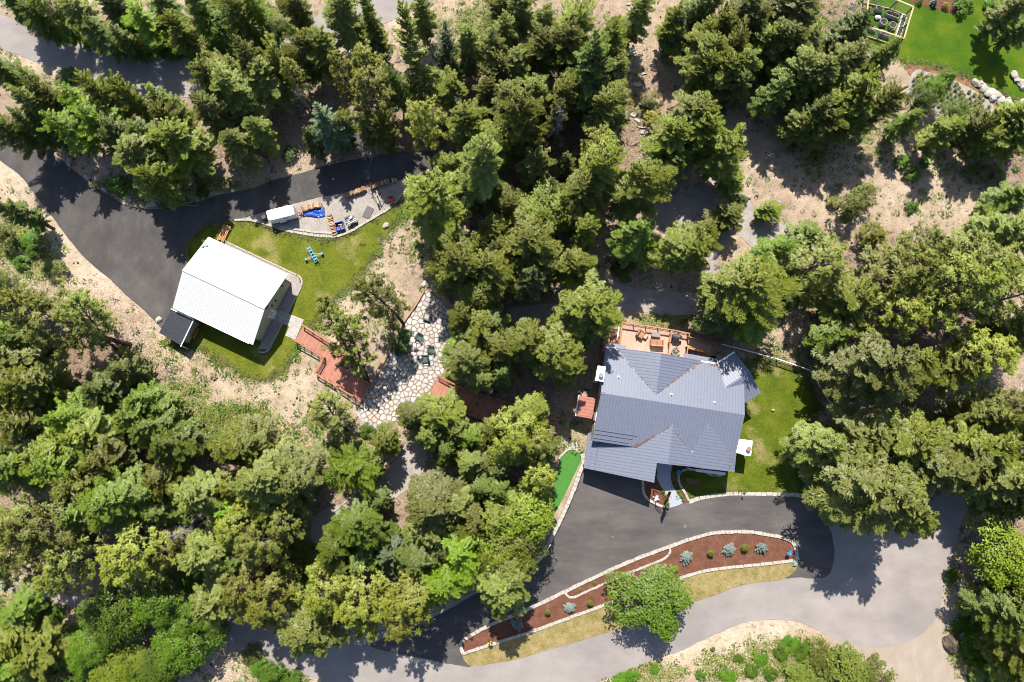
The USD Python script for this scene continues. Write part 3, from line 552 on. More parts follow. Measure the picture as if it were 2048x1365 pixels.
trees('beyond the upper road at the left edge', """d 30 5 34 9; g 75 35 28 9; L 115 30 30 9; f 165 35 36 9; d 200 62 32 9; d 228 18 34 9; D 150 70 22 5""")
trees('beyond the upper road', """l 292 38 44 9.5; d 330 10 34 9.5; o 358 62 30 9.5; D 440 55 42 7; f 400 15 34 9.5; d 245 78 24 9.0; o 480 28 32 9.5; l 505 8 26 9.5; o 592 15 30 9.5; S 520 75 24; D 555 62 20 4""")
trees('on the far verge of the upper road', """S 62 40 14; S 102 62 15; S 140 74 14; S 178 86 15; S 215 96 14; S 255 104 15; S 300 108 14; S 345 110 15; S 390 109 14; S 435 107 14; S 475 98 15; S 515 92 16; S 548 76 15; S 585 56 16; S 608 35 15; Y 275 96 12; S 330 96 15; S 485 84 15""")
trees('between the road bend and the dark driveway', """g 20 148 36 10.5; L 62 172 26 7; f 84 216 34 10.5; o 28 262 32 10.5; S 140 150 18; d 70 250 30 10.5; o 105 195 26 10.5""")
trees('above the first bend of the dark driveway', """l 140 258 40 11.5; l 197 242 48 11.5; l 160 202 26 11.5; o 212 196 32 11.5; o 256 202 26 11.5; f 342 216 30 11.5; f 290 325 56 11.5; g 292 275 46 11.5; o 372 292 50 11.5; o 345 248 32 11.5; d 245 275 38 11.5; o 320 365 34 11.5; S 235 372 18; S 285 385 16; S 405 385 14; S 130 285 14; S 360 392 14""")
trees('below the upper road, left of the grove', """o 432 165 44; o 456 140 34; f 472 185 46; f 440 240 40; f 500 120 30 12; f 482 290 34; f 535 158 40; o 562 132 28 11; S 545 300 14; f 525 265 28; S 580 310 15""")
trees('near the middle of the upper road', """o 646 98 40; f 690 35 46; f 742 35 22 13; o 752 78 30; o 620 112 38; y 592 165 28 11; s 605 200 24 8; y 688 152 30 12; S 668 112 14; y 740 142 42; b 757 112 26; y 752 192 50; b 652 242 42 12; o 690 262 26; o 762 268 32; f 730 262 26; s 725 290 22 8; d 620 280 24 9; d 790 165 26 12""")
trees('in the grove right of the upper road', """f 824 100 36 16 859 252; f 845 32 28; b 886 88 30 12; o 1002 32 32; f 1010 70 32; o 902 185 36; f 935 102 32; f 985 100 32; o 1002 150 32; y 844 242 40 14; b 876 245 15 6; o 932 252 46; f 1012 212 40; o 975 190 30; d 905 140 24; s 915 230 16 9""")
trees('above the gravel path in the middle', """o 868 400 64 15; f 962 332 56 17; o 992 300 40; o 896 345 34; d 945 395 28; b 915 465 22 8; o 985 462 36; o 925 535 46 13; L 960 592 44 9; o 972 545 46 12; y 890 560 30 10; y 882 522 26 10; o 955 500 30; d 985 510 26 11""")
trees('left of the stone-edged footpath', """o 1090 105 40; o 1150 62 40; f 1182 165 44; o 1212 135 36; f 1060 205 36; o 1130 205 38; f 1042 30 36; f 1085 58 34; o 1132 92 46; d 1176 125 52 17; o 1212 90 40; f 1226 152 34; o 1040 242 50 16; s 1112 262 26 13; f 1112 240 24 12; o 1205 232 50; o 1246 262 40 12; y 1190 292 36 12; d 1075 185 30; f 1215 205 28; f 1030 130 34; d 1130 330 24; f 1065 345 36""")
trees('between the footpath and the patio grove', """o 1200 352 54 15; o 1162 392 46; o 1266 382 58 15; o 1288 332 40; L 1100 425 46 9; L 1062 442 40 8; y 1140 432 36 9; d 1100 380 30; o 1020 420 34; o 1060 502 60 13; d 1062 555 44; o 1142 532 40; g 1272 470 44 12; L 1290 505 30 6; o 1170 470 36; L 1030 450 28 7; o 1085 540 30; S 1265 500 20; S 1240 540 16""")
trees('right of the stone-edged footpath', """o 1386 242 58 11.5; o 1342 282 44 11.5; g 1340 342 32 9.0; o 1442 312 46 11.5; o 1402 270 40 11.5; Y 1305 242 19 1.8; T 1302 205 20 2.2; T 1285 222 14; o 1466 368 28 5; o 1456 432 34 5.5; o 1532 420 24 4; S 1480 400 16; o 1372 502 52 11.5; o 1400 468 32 9.0; S 1250 555 12; T 1260 530 12""")
trees('in the top thicket right of the footpath', """o 1430 62 40 10; f 1480 30 38 11; o 1520 100 40 10; o 1340 50 30 9; f 1470 142 38 10; o 1400 82 34 10; f 1548 20 40 11; o 1448 120 36 9; S 1545 200 16; S 1440 212 14; f 1276 32 30 11; o 1306 78 32 11; d 1392 30 32 11; f 1420 14 26 11; f 1500 62 36 11; o 1416 116 42 11; o 1402 148 36 11; o 1450 152 42 11; d 1470 182 32 11; b 1350 65 24 9.0; f 1535 95 36 11; o 1460 105 32 11; L 1350 112 18 5""")
trees('left of the raised-bed garden', """o 1642 248 40 9; o 1692 252 34 8; f 1562 100 44 11; f 1602 98 44 11; o 1652 226 44 9; o 1602 256 34 8; f 1690 130 40 10; f 1582 42 60 11.5; d 1702 62 46 11.5; f 1622 162 46 11.5; f 1662 142 40 11.5; o 1700 192 50 11.5; g 1762 112 30 10.0; L 1622 272 28 5; s 1682 242 20 6; d 1620 232 32 11.5; o 1702 222 36 11.5; o 1750 215 36 11.5; d 1550 185 34 11.5; f 1590 155 40 11.5; S 1730 130 16; T 1650 275 14; T 1590 295 16; S 1720 155 16; L 1700 155 20 4""")
trees('around the lavender bed and the tan tank', """D 1875 172 20 6; D 1855 190 22 6; D 1832 212 28 6; D 1902 236 28 5; g 1812 242 26 8.0; o 1880 272 34 9.0; o 1942 262 32 9.0; o 1962 285 24 8.0; o 2002 242 42 9; o 2032 280 42 9; d 2010 268 34 9; f 2045 225 34 9; g 2022 402 42 9; T 1985 352 24; T 1950 348 20; S 1820 350 18; T 1692 415 32 4; T 1724 395 26 3.5; Y 1664 407 13; Y 1632 318 17; S 1822 415 13; S 1930 8 22; f 2025 22 32 9.0; S 1800 325 16; S 1845 330 12; S 1985 12 18; d 2045 55 24 8.0""")
trees('left of the dark driveway', """L 12 470 20 4; d 32 425 28 11; S 65 480 18; S 72 502 16; T 112 540 22; o 52 605 34 9; p 110 650 70 17 263 690; p 175 640 46 15 235 700; Y 250 697 10 .9; g 22 660 36; f 22 720 44; o 82 765 46; d 45 680 30; o 45 790 44; S 100 700 18; T 8 560 22; S 45 525 16""")
trees('in the left grove below the dirt bank', """d 215 782 46; g 288 834 46 11 366 832; l 142 832 44; o 62 850 46; g 318 858 46 11 393 857; o 190 872 50; o 20 812 44; o 110 905 46; o 225 925 42; g 352 884 42 11 421 880; f 260 740 30; g 300 800 34; S 330 930 18""")
trees('around the wooden walkway', """p 765 592 46 15 808 649; p 656 640 38 14 735 768; p 708 662 40 14 740 772; p 656 825 42 10 697 862; o 500 895 46 9; o 465 905 32 9; S 695 925 22; S 800 690 18; S 735 862 16; S 808 670 12""")
trees('right of the flagstone patio', """o 955 652 42; o 925 640 30 11; l 912 695 26 7; f 942 722 42; o 1002 702 42; d 985 655 34; o 1050 692 40; o 1110 712 54 12; f 962 760 30 9; o 1045 832 42; d 1000 750 30; f 930 680 28 9; L 1070 700 28 8; o 1130 740 34""")
trees('below the flagstone patio', """o 882 832 46 10; f 832 835 34 9; f 915 862 30; l 902 885 24; g 950 880 28; y 1030 862 52 13; o 772 882 28 8; f 860 870 30 9; L 1005 905 34 8; y 1065 890 38 11; o 985 860 30; d 1000 940 30; g 895 905 24 9; f 940 925 34; f 968 925 28; g 1000 980 28 10""")
trees('right of the gravel path, beside the house', """o 1176 620 64 13; o 1470 570 74 15; o 1522 558 46; g 1500 645 46 12; g 1542 505 36; d 1455 640 40; S 1400 650 15; S 1585 500 22; d 1185 660 36; S 1580 600 18""")
trees('beyond the lawn fence, right of the house', """p 1636 530 64 12; g 1612 482 34 7; y 1742 470 30 4; p 1782 545 74 15; p 1882 560 80 16; p 1965 530 66 15; p 2005 600 56; p 1842 500 50; f 1982 468 48; f 2035 482 40; o 1692 605 46; y 1780 625 58; y 1870 610 56; f 1738 742 78 16; g 1662 672 40 10; o 1820 722 40; y 1956 712 62; o 1900 735 42; o 2012 662 50; o 1962 832 44; p 2012 822 50; o 2040 875 40; s 1845 750 30 7; S 1660 700 18; d 1900 510 40; S 1590 560 14; f 2020 540 40""")
trees('above the turning circle', """f 1722 870 60; f 1642 888 46; o 1802 885 60; f 1742 985 86 17; f 1682 935 56; o 1792 1020 62 16; f 1852 945 66; f 1920 930 60; f 1992 960 58; o 2025 1005 50; o 1905 890 46; f 1660 925 40; o 1962 890 46; d 1765 925 50; o 2040 930 40; f 1690 985 40""")
trees('right of the turning circle', """L 1985 1102 58 10; L 2032 1150 54 10; d 2046 1205 46; g 2012 1235 46 12; o 2036 1295 50; S 1962 1250 24; S 1940 1290 22; S 1972 1310 26; S 1925 1250 14; S 1990 1345 26; o 2045 1350 40; S 1905 1150 14; T 1950 1340 22; S 1950 1265 20; S 2010 1310 24""")
trees('in the bottom left forest', """g 42 935 50; l 122 932 56; o 172 975 44; g 242 1000 66 14; o 332 955 40; l 300 980 34; p 72 1090 68; p 42 1045 56; p 122 1052 60; p 152 1118 50; y 272 1112 64; y 342 1105 36; s 368 1060 34 8; f 415 992 46; f 425 1112 48; g 185 1030 40; d 330 1020 34; S 400 1160 20; S 375 1165 18; S 430 1160 16; S 1 1140 14; g 15 910 40""")
trees('on the left verge below the lower road', """D 250 1210 56 8; D 325 1195 40 8; D 208 1225 32 7; D 192 1290 36 6; D 372 1282 50 7; D 342 1325 40 6; D 432 1240 28 6; D 395 1235 30 7; L 242 1345 46 5; L 270 1318 34 5; g 40 1225 36 5; o 28 1285 40 6; o 82 1305 46 6; T 110 1335 40; g 22 1345 44 6; S 145 1290 34; S 165 1330 34; S 105 1232 18; T 155 1270 24; S 285 1255 16; D 300 1345 34 5; S 545 1345 24; S 585 1355 18; S 520 1335 18; T 505 1310 20""")
trees('in the grove left of the lower road', """f 540 955 60 14; f 600 960 50; o 560 1012 46; p 545 1082 50; y 532 1190 58; y 480 962 36; y 490 1055 46; l 462 1020 34; f 442 1200 50; y 502 1160 50; p 578 1040 40; S 565 1140 20; S 590 1175 20; S 600 1205 18; d 470 1120 34; f 585 925 36; y 505 1010 36; S 620 1160 18""")
trees('in the grove left of the putting green', """l 690 945 48 12 768 922; g 702 1042 46; g 680 1092 42; f 862 1010 58; f 850 1060 44; b 780 1105 44; d 742 1062 36; y 660 1172 52; f 612 1250 50; f 640 1265 42; y 722 1200 58; y 745 1225 42; y 832 1190 54; g 842 1122 44; l 920 1098 58; l 890 1160 46; o 950 1045 40; o 1000 1035 44; f 1002 1165 50; d 950 970 34; d 760 1000 24 8; f 915 1010 40; d 720 1125 34; d 880 1090 34; L 995 1090 44 10; g 690 1130 34; y 800 1235 36""")
trees('beside the putting green', """y 1076 958 38 11; L 1052 1030 50 11; L 1038 1085 44 10; f 1030 1145 40; f 1000 1190 36 10; d 1085 905 34; L 1072 1000 30 8; f 1015 1120 34; o 1045 900 36""")
trees('on the bank below the lower road', """T 1640 1310 30 1.6; T 1690 1338 46 2.6; T 1750 1352 34 2.6; T 1600 1350 30 1.6; S 1578 1288 17 .7; S 1560 1306 15 .6; S 1602 1300 18 .7; S 1500 1340 14 .6; S 1455 1354 15 .6; S 1475 1316 9 .4; S 1540 1346 14 .6; S 1265 1352 13 .6; S 1310 1340 9 .4; S 1240 1360 14 .6; T 1660 1358 26 1.6; S 1400 1350 10 .5; S 1425 1299 5 .3; S 1520 1318 12 .5""")
plant('overhanging the mulch island and the road', 'D', 1295, 1198, 64, 7.5, (1288, 1190))
plants = [t for t in plants if t['code'] in 'STY' or not (1236 < t['cx'] < 1308 and 40 < t['cy'] < 342)]   # the footpath stays clear
place_plants()
print('plants', len(plants))
# ---------------------------------------------------------------- the house with its blue-grey metal roof
roof_blue = plain('roof_blue_grey', (.158, .174, .232), .45, .0, vary=.07, fvary=.05, spec=.3)
rib_blue = plain('roof_rib_blue_grey', (.135, .15, .205), .45, spec=.3)
fascia = plain('fascia_light', (.55, .5, .47), .6)
siding = plain('siding_sage', (.42, .40, .33), .8, vary=.08)
siding_cream = plain('siding_cream', (.50, .46, .30), .75, vary=.06)
white_paint = plain('white_paint', (.9, .9, .89), .5, vary=.04, fvary=.03)
white_metal = plain('white_metal', (.95, .95, .95), .4, vary=.03, fvary=.03)
rust = blend('needle_litter', [(.3, (.20, .075, .025)), (.7, (.33, .15, .06))], 3, 20, .4, bump=.02)
black_metal = plain('black_metal', (.02, .02, .022), .45)
dark_grey = plain('dark_grey', (.07, .07, .075), .5)
steel = plain('steel', (.42, .43, .45), .35, .7)
wood_red = plain('wood_red_stain', (.40, .155, .095), .6, vary=.14, fvary=.12, rnd=.16, scale=2)
wood_red_rail = plain('wood_red_rail', (.38, .15, .07), .6, vary=.15, rnd=.1)
wood_orange = plain('wood_orange', (.46, .205, .075), .55, vary=.18, rnd=.14)
deck_tan = plain('deck_tan', (.56, .34, .25), .65, vary=.07, rnd=.09)
wood_grey = plain('wood_grey', (.33, .27, .22), .8, vary=.2, rnd=.12)
wicker = plain('wicker', (.36, .17, .085), .7, vary=.1, fine=60, fvary=.35, bump=.01)
wicker_grey = plain('wicker_grey', (.27, .215, .20), .7, vary=.1, fine=60, fvary=.35, bump=.01)
glass_dark = usdkit.material(stage, look('window_glass'), {'t': ('transparent_bsdf', {'color': (.35, .38, .4)}), 'g': ('glossy_bsdf', {'roughness': .03, 'color': (.9, .93, .95)}), 'f': ('fresnel', {'IOR': 1.55}), 'x': ('mix_closure', {})},
    [('f.fac', 'x.fac'), ('t.BSDF', 'x.closure1'), ('g.BSDF', 'x.closure2')], surface='x.closure')
interior = plain('dim_interior', (.05, .048, .045), .9)

class Frame:
    """Axes of a building: u along its ridge, v across it."""
    def __init__(s, o, e, h):
        A, B = G(*o, h), G(*e, h); s.o = A[:2]; d = (B - A)[:2]; s.len = np.linalg.norm(d); s.u = d / s.len; s.v = np.array([-s.u[1], s.u[0]]); s.rz = math.atan2(s.u[1], s.u[0])
    def __call__(s, u, v, z=0.0): p = s.o + s.u * u + s.v * v; return np.array([p[0], p[1], z])
    def poly(s, P): return Polygon([s(*q)[:2] for q in P])
    def at(s, px, py, z): d = G(px, py, z)[:2] - s.o; return float(d @ s.u), float(d @ s.v)

def roof_faces(fr, faces):
    """faces: (footprint in u, v, a, b, c) with z = a + b u + c v. Where they overlap the highest is seen. Returns each face's visible polygon (u, v)."""
    out = []
    big = sbox(-100, -100, 100, 100)
    for i, (P, a, b, c) in enumerate(faces):
        P = Polygon(P)
        for j, (Q, a2, b2, c2) in enumerate(faces):
            if i == j: continue
            Q = Polygon(Q); da, db, dc = a2 - a, b2 - b, c2 - c; n = math.hypot(db, dc)
            if n < 1e-6:
                if da > 0: P = P.difference(Q)
                continue
            # half plane where j is higher
            nx, ny = db / n, dc / n; d0 = -da / n; t = np.array([-ny, nx]); o = np.array([nx, ny]) * d0
            H = Polygon([o + t * 80, o - t * 80, o - t * 80 + np.array([nx, ny]) * 160, o + t * 80 + np.array([nx, ny]) * 160])
            P = P.difference(Q.intersection(H))
        if P.geom_type != 'Polygon':
            P = max(P.geoms, key=lambda g: g.area)
        out.append(P.simplify(.005))
    return out

def roof_part(fr, parent, P, a, b, c, mt, rib, name='roof_panel', th=.1, step=.33, rw=.04, rh=.028):
    zf = lambda u, v: a + b * u + c * v
    t = trimesh.creation.extrude_polygon(P, 1.0); V = t.vertices.copy()
    z = zf(V[:, 0], V[:, 1]) + np.where(V[:, 2] > .5, 0, -th)
    W = np.stack([fr.o[0] + fr.u[0] * V[:, 0] + fr.v[0] * V[:, 1], fr.o[1] + fr.u[1] * V[:, 0] + fr.v[1] * V[:, 1], z], 1)
    q = M().add(W, t.faces).build(name, mt, parent)
    g = np.array([b, c]); g /= np.linalg.norm(g); s = np.array([-g[1], g[0]])
    pts = np.array(P.exterior.coords); lo, hi = (pts @ s).min(), (pts @ s).max()
    r = M()
    for k in np.arange(math.ceil((lo + .03) / step) * step, hi - .03, step):
        ln = LineString([s * k + g * 60, s * k - g * 60]).intersection(P.buffer(-.02))
        for L in (ln.geoms if hasattr(ln, 'geoms') else [ln]):
            if L.length < .1: continue
            (u0, v0), (u1, v1) = L.coords[0], L.coords[-1]
            r.bar(fr(u0, v0, zf(u0, v0) + rh / 2 - .004), fr(u1, v1, zf(u1, v1) + rh / 2 - .004), rw, rh)
    if r.v: tag(r.build('roof_ribs', rib, q), kind='stuff')
    return q

def wall_run(fr, parent, pts, top, mt, th=.18, z0=-.2, step=.5, name='wall'):
    """Walls along pts (u, v); top(u, v) gives their height."""
    for (u0, v0), (u1, v1) in zip(pts[:-1], pts[1:]):
        n = max(1, int(math.hypot(u1 - u0, v1 - v0) / step)); L = math.hypot(u1 - u0, v1 - v0); nx, ny = (v1 - v0) / L * th, -(u1 - u0) / L * th
        V, F = [], []
        for k in range(n + 1):
            u, v = u0 + (u1 - u0) * k / n, v0 + (v1 - v0) * k / n; h = top(u, v)
            V += [fr(u, v, z0), fr(u, v, h), fr(u - nx, v - ny, z0), fr(u - nx, v - ny, h)]
        for k in range(n):
            A, B = 4 * k, 4 * k + 4
            F += [[A, B, B+1], [A, B+1, A+1], [A+2, B+3, B+2], [A+2, A+3, B+3], [A+1, B+1, B+3], [A+1, B+3, A+3]]
        F += [[0, 1, 3], [0, 3, 2], [4*n, 4*n+3, 4*n+1], [4*n, 4*n+2, 4*n+3]]
        M().add(V, F).build(name, mt, parent)

def window(fr, parent, u, v, z, w, h, along='u', out=-1, mt=None, name='window', door=False):
    """A framed opening lying on a wall that runs along u or v; out is the side it faces."""
    A = (lambda a, d, zz: fr(u + a, v + d * out, zz)) if along == 'u' else (lambda a, d, zz: fr(u + d * out, v + a, zz))
    f = M(); t = .09
    for a0, a1, zc, hh in ((-w/2, w/2, z + h/2 - t/2, t), (-w/2, w/2, z - h/2 + t/2, t)):
        f.bar(A(a0, .03, zc), A(a1, .03, zc), .08, hh)
    for a in (-w/2 + t/2, w/2 - t/2, 0) if not door else (-w/2 + t/2, w/2 - t/2): f.bar(A(a, .033, z - h/2), A(a, .033, z + h/2), .07, t)
    q = f.build(name, mt or white_paint, parent)
    p = M().bar(A(-w/2 + t, .012, z), A(w/2 - t, .012, z), .015, h - 2*t).build('pane', glass_dark, q)
    M().bar(A(-w/2 + t, .002, z), A(w/2 - t, .002, z), .004, h - 2*t - .02).build('blind', interior, q)
    return q

HF = Frame((1203.4, 786.8), (1490, 830.3), 5.3)
house = thing('house', 'large house with blue-grey standing-seam metal roof of many gables', 'house')
S = .27
tdir = np.array([math.cos(math.radians(40)), math.sin(math.radians(40))]); tn = np.array([-tdir[1], tdir[0]])
T0 = np.array([12.9, 2.61]); TE = np.array([15.1, 4.45])
def trect(a, b, l0, l1): return [tuple(T0 + tdir * x + tn * y) for x, y in ((a, l0), (b, l0), (b, l1), (a, l1))]
def tplane(sgn, zr, s): k = -s * sgn * tn; return zr - k @ T0, k[0], k[1]
F_MAIN_N = ([(-.08, 0), (14.85, 0), (14.72, 3.25), (12.88, 2.6), (11.85, 4.88), (-.08, 4.88)], 5.3, 0, -S)
F_MAIN_S = ([(-.08, 0), (-.16, -4.92), (14.75, -4.92), (14.85, 0)], 5.3, 0, S)
F_NG_L = ([(.95, 0), (5.58, 0), (5.58, 5.02), (.95, 5.02)], 5.14 - .27 * 5.58, .27, 0)
F_NG_R = ([(5.58, 0), (10.15, 0), (10.15, 5.02), (5.58, 5.02)], 5.14 + .27 * 5.58, -.27, 0)
L_ = 2.95
F_T_L = (trect(-3.5, L_, 0, 2.5), *tplane(1, 4.63, .28)); F_T_R = (trect(-1.6, L_, -2.5, 0), *tplane(-1, 4.63, .28))
F_G1_L = ([(-.47, -4.25), (7.78, -1.0), (7.78, -6.14), (6.7, -6.17), (6.68, -8.2), (-.43, -7.9)], 4.75 - .25 * 7.78, .25, 0)
F_G1_R = ([(7.78, -1.0), (11.2, -1.0), (11.2, -6.03), (7.78, -6.14)], 4.75 + .27 * 7.78, -.27, 0)
F_G2_L = ([(10.2, -.9), (11.33, -.9), (11.33, -6.03), (10.2, -6.05)], 4.96 - .85 * 11.33, .85, 0)
F_G2_R = ([(11.33, -.9), (14.8, -.9), (14.9, -4.3), (14.92, -5.92), (11.33, -6.03)], 4.96 + .27 * 11.33, -.27, 0)
FACES = [F_MAIN_N, F_MAIN_S, F_NG_L, F_NG_R, F_T_L, F_T_R, F_G1_L, F_G1_R, F_G2_L, F_G2_R]
VIS = roof_faces(HF, FACES)
for P, (Q, a, b, c) in zip(VIS, FACES): roof_part(HF, house, P, a, b, c, roof_blue, rib_blue)
def house_top(u, v):
    z = [a + b * u + c * v for Q, a, b, c in FACES if Polygon(Q).contains(Point(u, v))]
    return (max(z) if z else 3.9) - .12
def hz(u, v): return house_top(u, v) + .12
# ridge caps
rc = M()
for (u0, v0, u1, v1) in ((-.1, 0, 14.86, 0), (5.58, .7, 5.58, 5.03), (7.78, -2.2, 7.78, -6.14), (11.33, -1.4, 11.33, -6.03)):
    rc.bar(HF(u0, v0, hz(u0 + .2 * (u0 < u1), v0 + .001) + .02), HF(u1, v1, hz(u1 - .3 * (u0 < u1), v1 + (.2 if v1 < 0 else -.2) * (u0 == u1)) + .02), .22, .03)
rc.bar(HF(*T0, 4.65), HF(*(T0 + tdir * L_), 4.65), .22, .03)
rc.build('ridge_cap', roof_blue, house)
# low porch roofs against the house: north-west corner, and by the turret
for nm_, P, a, b, c in (('porch_roof', [(-.1, 4.7), (2.2, 4.7), (2.2, 5.45), (-.1, 5.45)], 4.95, 0, -.27), ('porch_roof', [(8.4, 4.6), (12.3, 4.6), (12.9, 5.5), (8.4, 5.6)], 4.9, 0, -.27)):
    roof_part(HF, house, Polygon(P), a, b, c, roof_blue, rib_blue, nm_)
g = M().bar(HF(10.1, 4.95, 3.98), HF(12.0, 4.95, 3.98), .13, .1).bar(HF(*(T0 + tdir * .2 + tn * 2.56), 3.93), HF(*(T0 + tdir * L_ + tn * 2.56), 3.93), .13, .1); g.build('gutter', white_paint, house)
M().bar(HF(-.1, 4.95, 3.98), HF(1.0, 4.95, 3.98), .13, .1).build('gutter', white_paint, house)
# snow rails and needle litter in the valleys
for v in (-3.75, -4.15, -4.6): M().bar(HF(-.1, v, 5.3 + S * v + .07), HF(3.6 + (v + 4.6) * .9, v, 5.3 + S * v + .07), .05, .05).build('snow_rail', roof_blue, house)
for u in (.12, .72): M().bar(HF(u, -5.05, 4.75 - .25 * (7.78 - u) + .07), HF(u, -7.85, 4.75 - .25 * (7.78 - u) + .07), .05, .05).build('snow_rail', roof_blue, house)
def litter(pts, w, seed, per=16):
    r = np.random.default_rng(seed); m = M()
    for (u0, v0), (u1, v1) in zip(pts[:-1], pts[1:]):
        for k in range(int(per * math.hypot(u1 - u0, v1 - v0))):
            s = r.random(); u, v = u0 + (u1 - u0) * s + r.normal(0, w), v0 + (v1 - v0) * s + r.normal(0, w)
            m.box(HF(u, v, hz(u, v) + .05), (r.uniform(.05, .16), r.uniform(.03, .09), .03), r.uniform(0, 3))
    tag(m.build('needle_litter', rust, house), kind='stuff')
litter([(8.5, 3.5), (9.8, 4.7), (10.1, 4.75)], .07, 1); litter([(11.0, 4.7), (11.9, 4.75), (12.15, 4.1)], .07, 2); litter([(1.0, 4.85), (1.9, 3.95)], .05, 3)
litter([(4.35, -4.9), (5.6, -3.9)], .035, 4, 22); litter([(5.6, -3.9), (7.5, -2.3)], .015, 12, 9); litter([(4.3, -4.8), (5.0, -4.4)], .08, 5); litter([(14.4, -4.6), (14.75, -5.2)], .07, 6); litter([(14.3, -5.3), (14.3, -5.8)], .05, 7); litter([(5.3, 1.0), (2.5, 3.5)], .012, 8, 6); litter([(6.0, 1.1), (8.4, 3.4)], .015, 9, 9); litter([(8.0, -2.6), (10.0, -4.4)], .015, 10, 8); litter([(.7, -5.0), (.7, -7.8)], .025, 11, 8)
for px, py in ((1237.5, 754), (1342, 789), (1428, 805)):
    u, v = HF.at(px, py, 4.9); z = hz(u, v)
    M().tube([HF(u, v, z - .05), HF(u, v, z + .32)], .06, 10).tube([HF(u, v, z - .02), HF(u, v, z + .03)], .13, 10).build('vent_pipe', white_paint, house)
# walls, windows, doors, posts
WALLP = [(.3, 4.55), (.3, -4.45), (.3, -5.9), (6.6, -5.9), (6.6, -4.6), (8.6, -4.6), (10.0, -4.6), (14.4, -4.6), (14.45, 1.5)]
wall_run(HF, house, WALLP, house_top, siding)
wall_run(HF, house, [(14.45, 1.5), tuple(T0 + tdir * 2.6 - tn * 2.2), tuple(T0 + tdir * 2.6 + tn * 2.2), (11.9, 4.5), (10.0, 4.55), (.3, 4.55)], lambda u, v: min(house_top(u, v), 4.5), siding)
for v, w, h in ((3.2, 1.0, 1.3), (.2, .8, 1.2), (1.0, .6, 1.0), (-3.3, 1.1, 1.2)): window(HF, house, .3, v, 2.2, w, h, 'v', -1)
M().bar(HF(.22, -2.85, 1.05), HF(.22, -1.95, 1.05), .07, 2.05).build('door', white_paint, house)
for u in (2.0, 4.8): M().bar(HF(u - 1.2, -5.96, 1.1), HF(u + 1.2, -5.96, 1.1), .06, 2.1).build('garage_door', white_paint, house)
for u, w in ((11.3, 1.5), (13.2, 1.2)): window(HF, house, u, -4.6, 1.9, w, 1.3, 'u', -1)
for u, w in ((3.0, 1.6), (5.6, 2.2), (8.2, 1.5)): window(HF, house, u, 4.55, 2.4, w, 1.6, 'u', 1)
M().bar(HF(7.6, -4.66, 1.1), HF(8.55, -4.66, 1.1), .07, 2.1).build('door', wood_orange, house)
for u, v in ((-.2, -7.6), (6.4, -7.9), (6.75, -6.0), (8.95, -5.9), (14.6, -5.6)):
    M().bar(HF(u, v, 0), HF(u, v, hz(u, v) - .1), .16).build('post', white_paint, house)
for u in (6.98, 9.05): M().bar(HF(u, -4.7, .95), HF(u, -6.35, .95), .08, .08).bar(HF(u, -6.35, 0), HF(u, -6.35, 1.0), .1).bar(HF(u, -4.7, .3), HF(u, -6.35, .3), .06).build('entry_rail', white_paint, house)
b0, b1 = HF.at(1392, 941, 3.2), HF.at(1450, 948, 3.2)
M().bar(HF(*b0, 3.2), HF(*b1, 3.2), .28, .12).build('porch_beam', white_paint, house)
for q in (b0, b1): M().bar(HF(*q, .0), HF(*q, 3.14), .12).build('post', white_paint, house)
# chimneys
u0, v0 = HF.at(1203.5, 748, 5.6)
ch = M().box(HF(u0 - .12, v0, 2.75), (.72, 1.42, 5.5), HF.rz).build('chimney', siding, house)
M().box(HF(u0 - .12, v0, 5.53), (.86, 1.56, .07), HF.rz).build('chimney_cap', white_metal, ch)
M().tube([HF(u0 - .1, v0 - .15, 5.55), HF(u0 - .1, v0 - .15, 5.95)], .16, 14).tube([HF(u0 - .1, v0 - .15, 5.93), HF(u0 - .1, v0 - .15, 6.0)], .24, 14).build('flue', steel, ch)
u0, v0 = HF.at(1487, 895, 3.0)
c2 = M().box(HF(u0 - .65, v0 + .05, 1.45), (1.15, 1.4, 2.9), HF.rz).box(HF(u0 + .35, v0, 1.5), (.85, 1.5, 3.0), HF.rz).build('chimney', siding, house)
M().box(HF(u0 + .37, v0, 3.03), (.98, 1.62, .07), HF.rz).box(HF(u0 - .68, v0 + .05, 2.93), (1.1, 1.5, .05), HF.rz).build('chimney_cap', white_metal, c2)
M().tube([HF(u0 + .45, v0 - .1, 3.0), HF(u0 + .45, v0 - .1, 3.4)], .17, 14).tube([HF(u0 + .45, v0 - .1, 3.38), HF(u0 + .45, v0 - .1, 3.47)], .25, 14).build('flue', plain('copper', (.45, .27, .19), .4, .5), c2)

# the red lean-to awning and what stands beside the west wall
aw = thing('awning', 'rusty red corrugated awning roof on posts against the house wall', 'awning')
A_ = [HF.at(1157, 791, 2.6), HF.at(1191, 797, 2.9), HF.at(1184, 838, 2.9), HF.at(1151, 832, 2.6)]
roof_part(HF, aw, Polygon(A_), 2.9 + .17 * .3, .17, 0, plain('rust_red_metal', (.36, .125, .085), .55, vary=.12), plain('rust_red_rib', (.27, .09, .06), .55), step=.36)
for q in (A_[0], A_[3]): M().bar(HF(q[0] + .08, q[1], -.1), HF(q[0] + .08, q[1], 2.55), .1).build('post', white_paint, aw)
M().bar(HF(*A_[0], 2.64), HF(*A_[3], 2.64), .09, .09).build('gutter', white_paint, aw)
tb = thing('picnic_table', 'long grey wooden table standing against the house wall above the red awning', 'table')
q0, q1 = G(1184, 746, .78), G(1178, 778, .78); dx = (q1 - q0) / np.linalg.norm(q1 - q0); sx = np.cross(dx, [0, 0, 1])
for k in range(5): M().bar(q0 + sx * (-.38 + .19 * k), q1 + sx * (-.38 + .19 * k), .18, .05).build('board', wood_grey, tb)
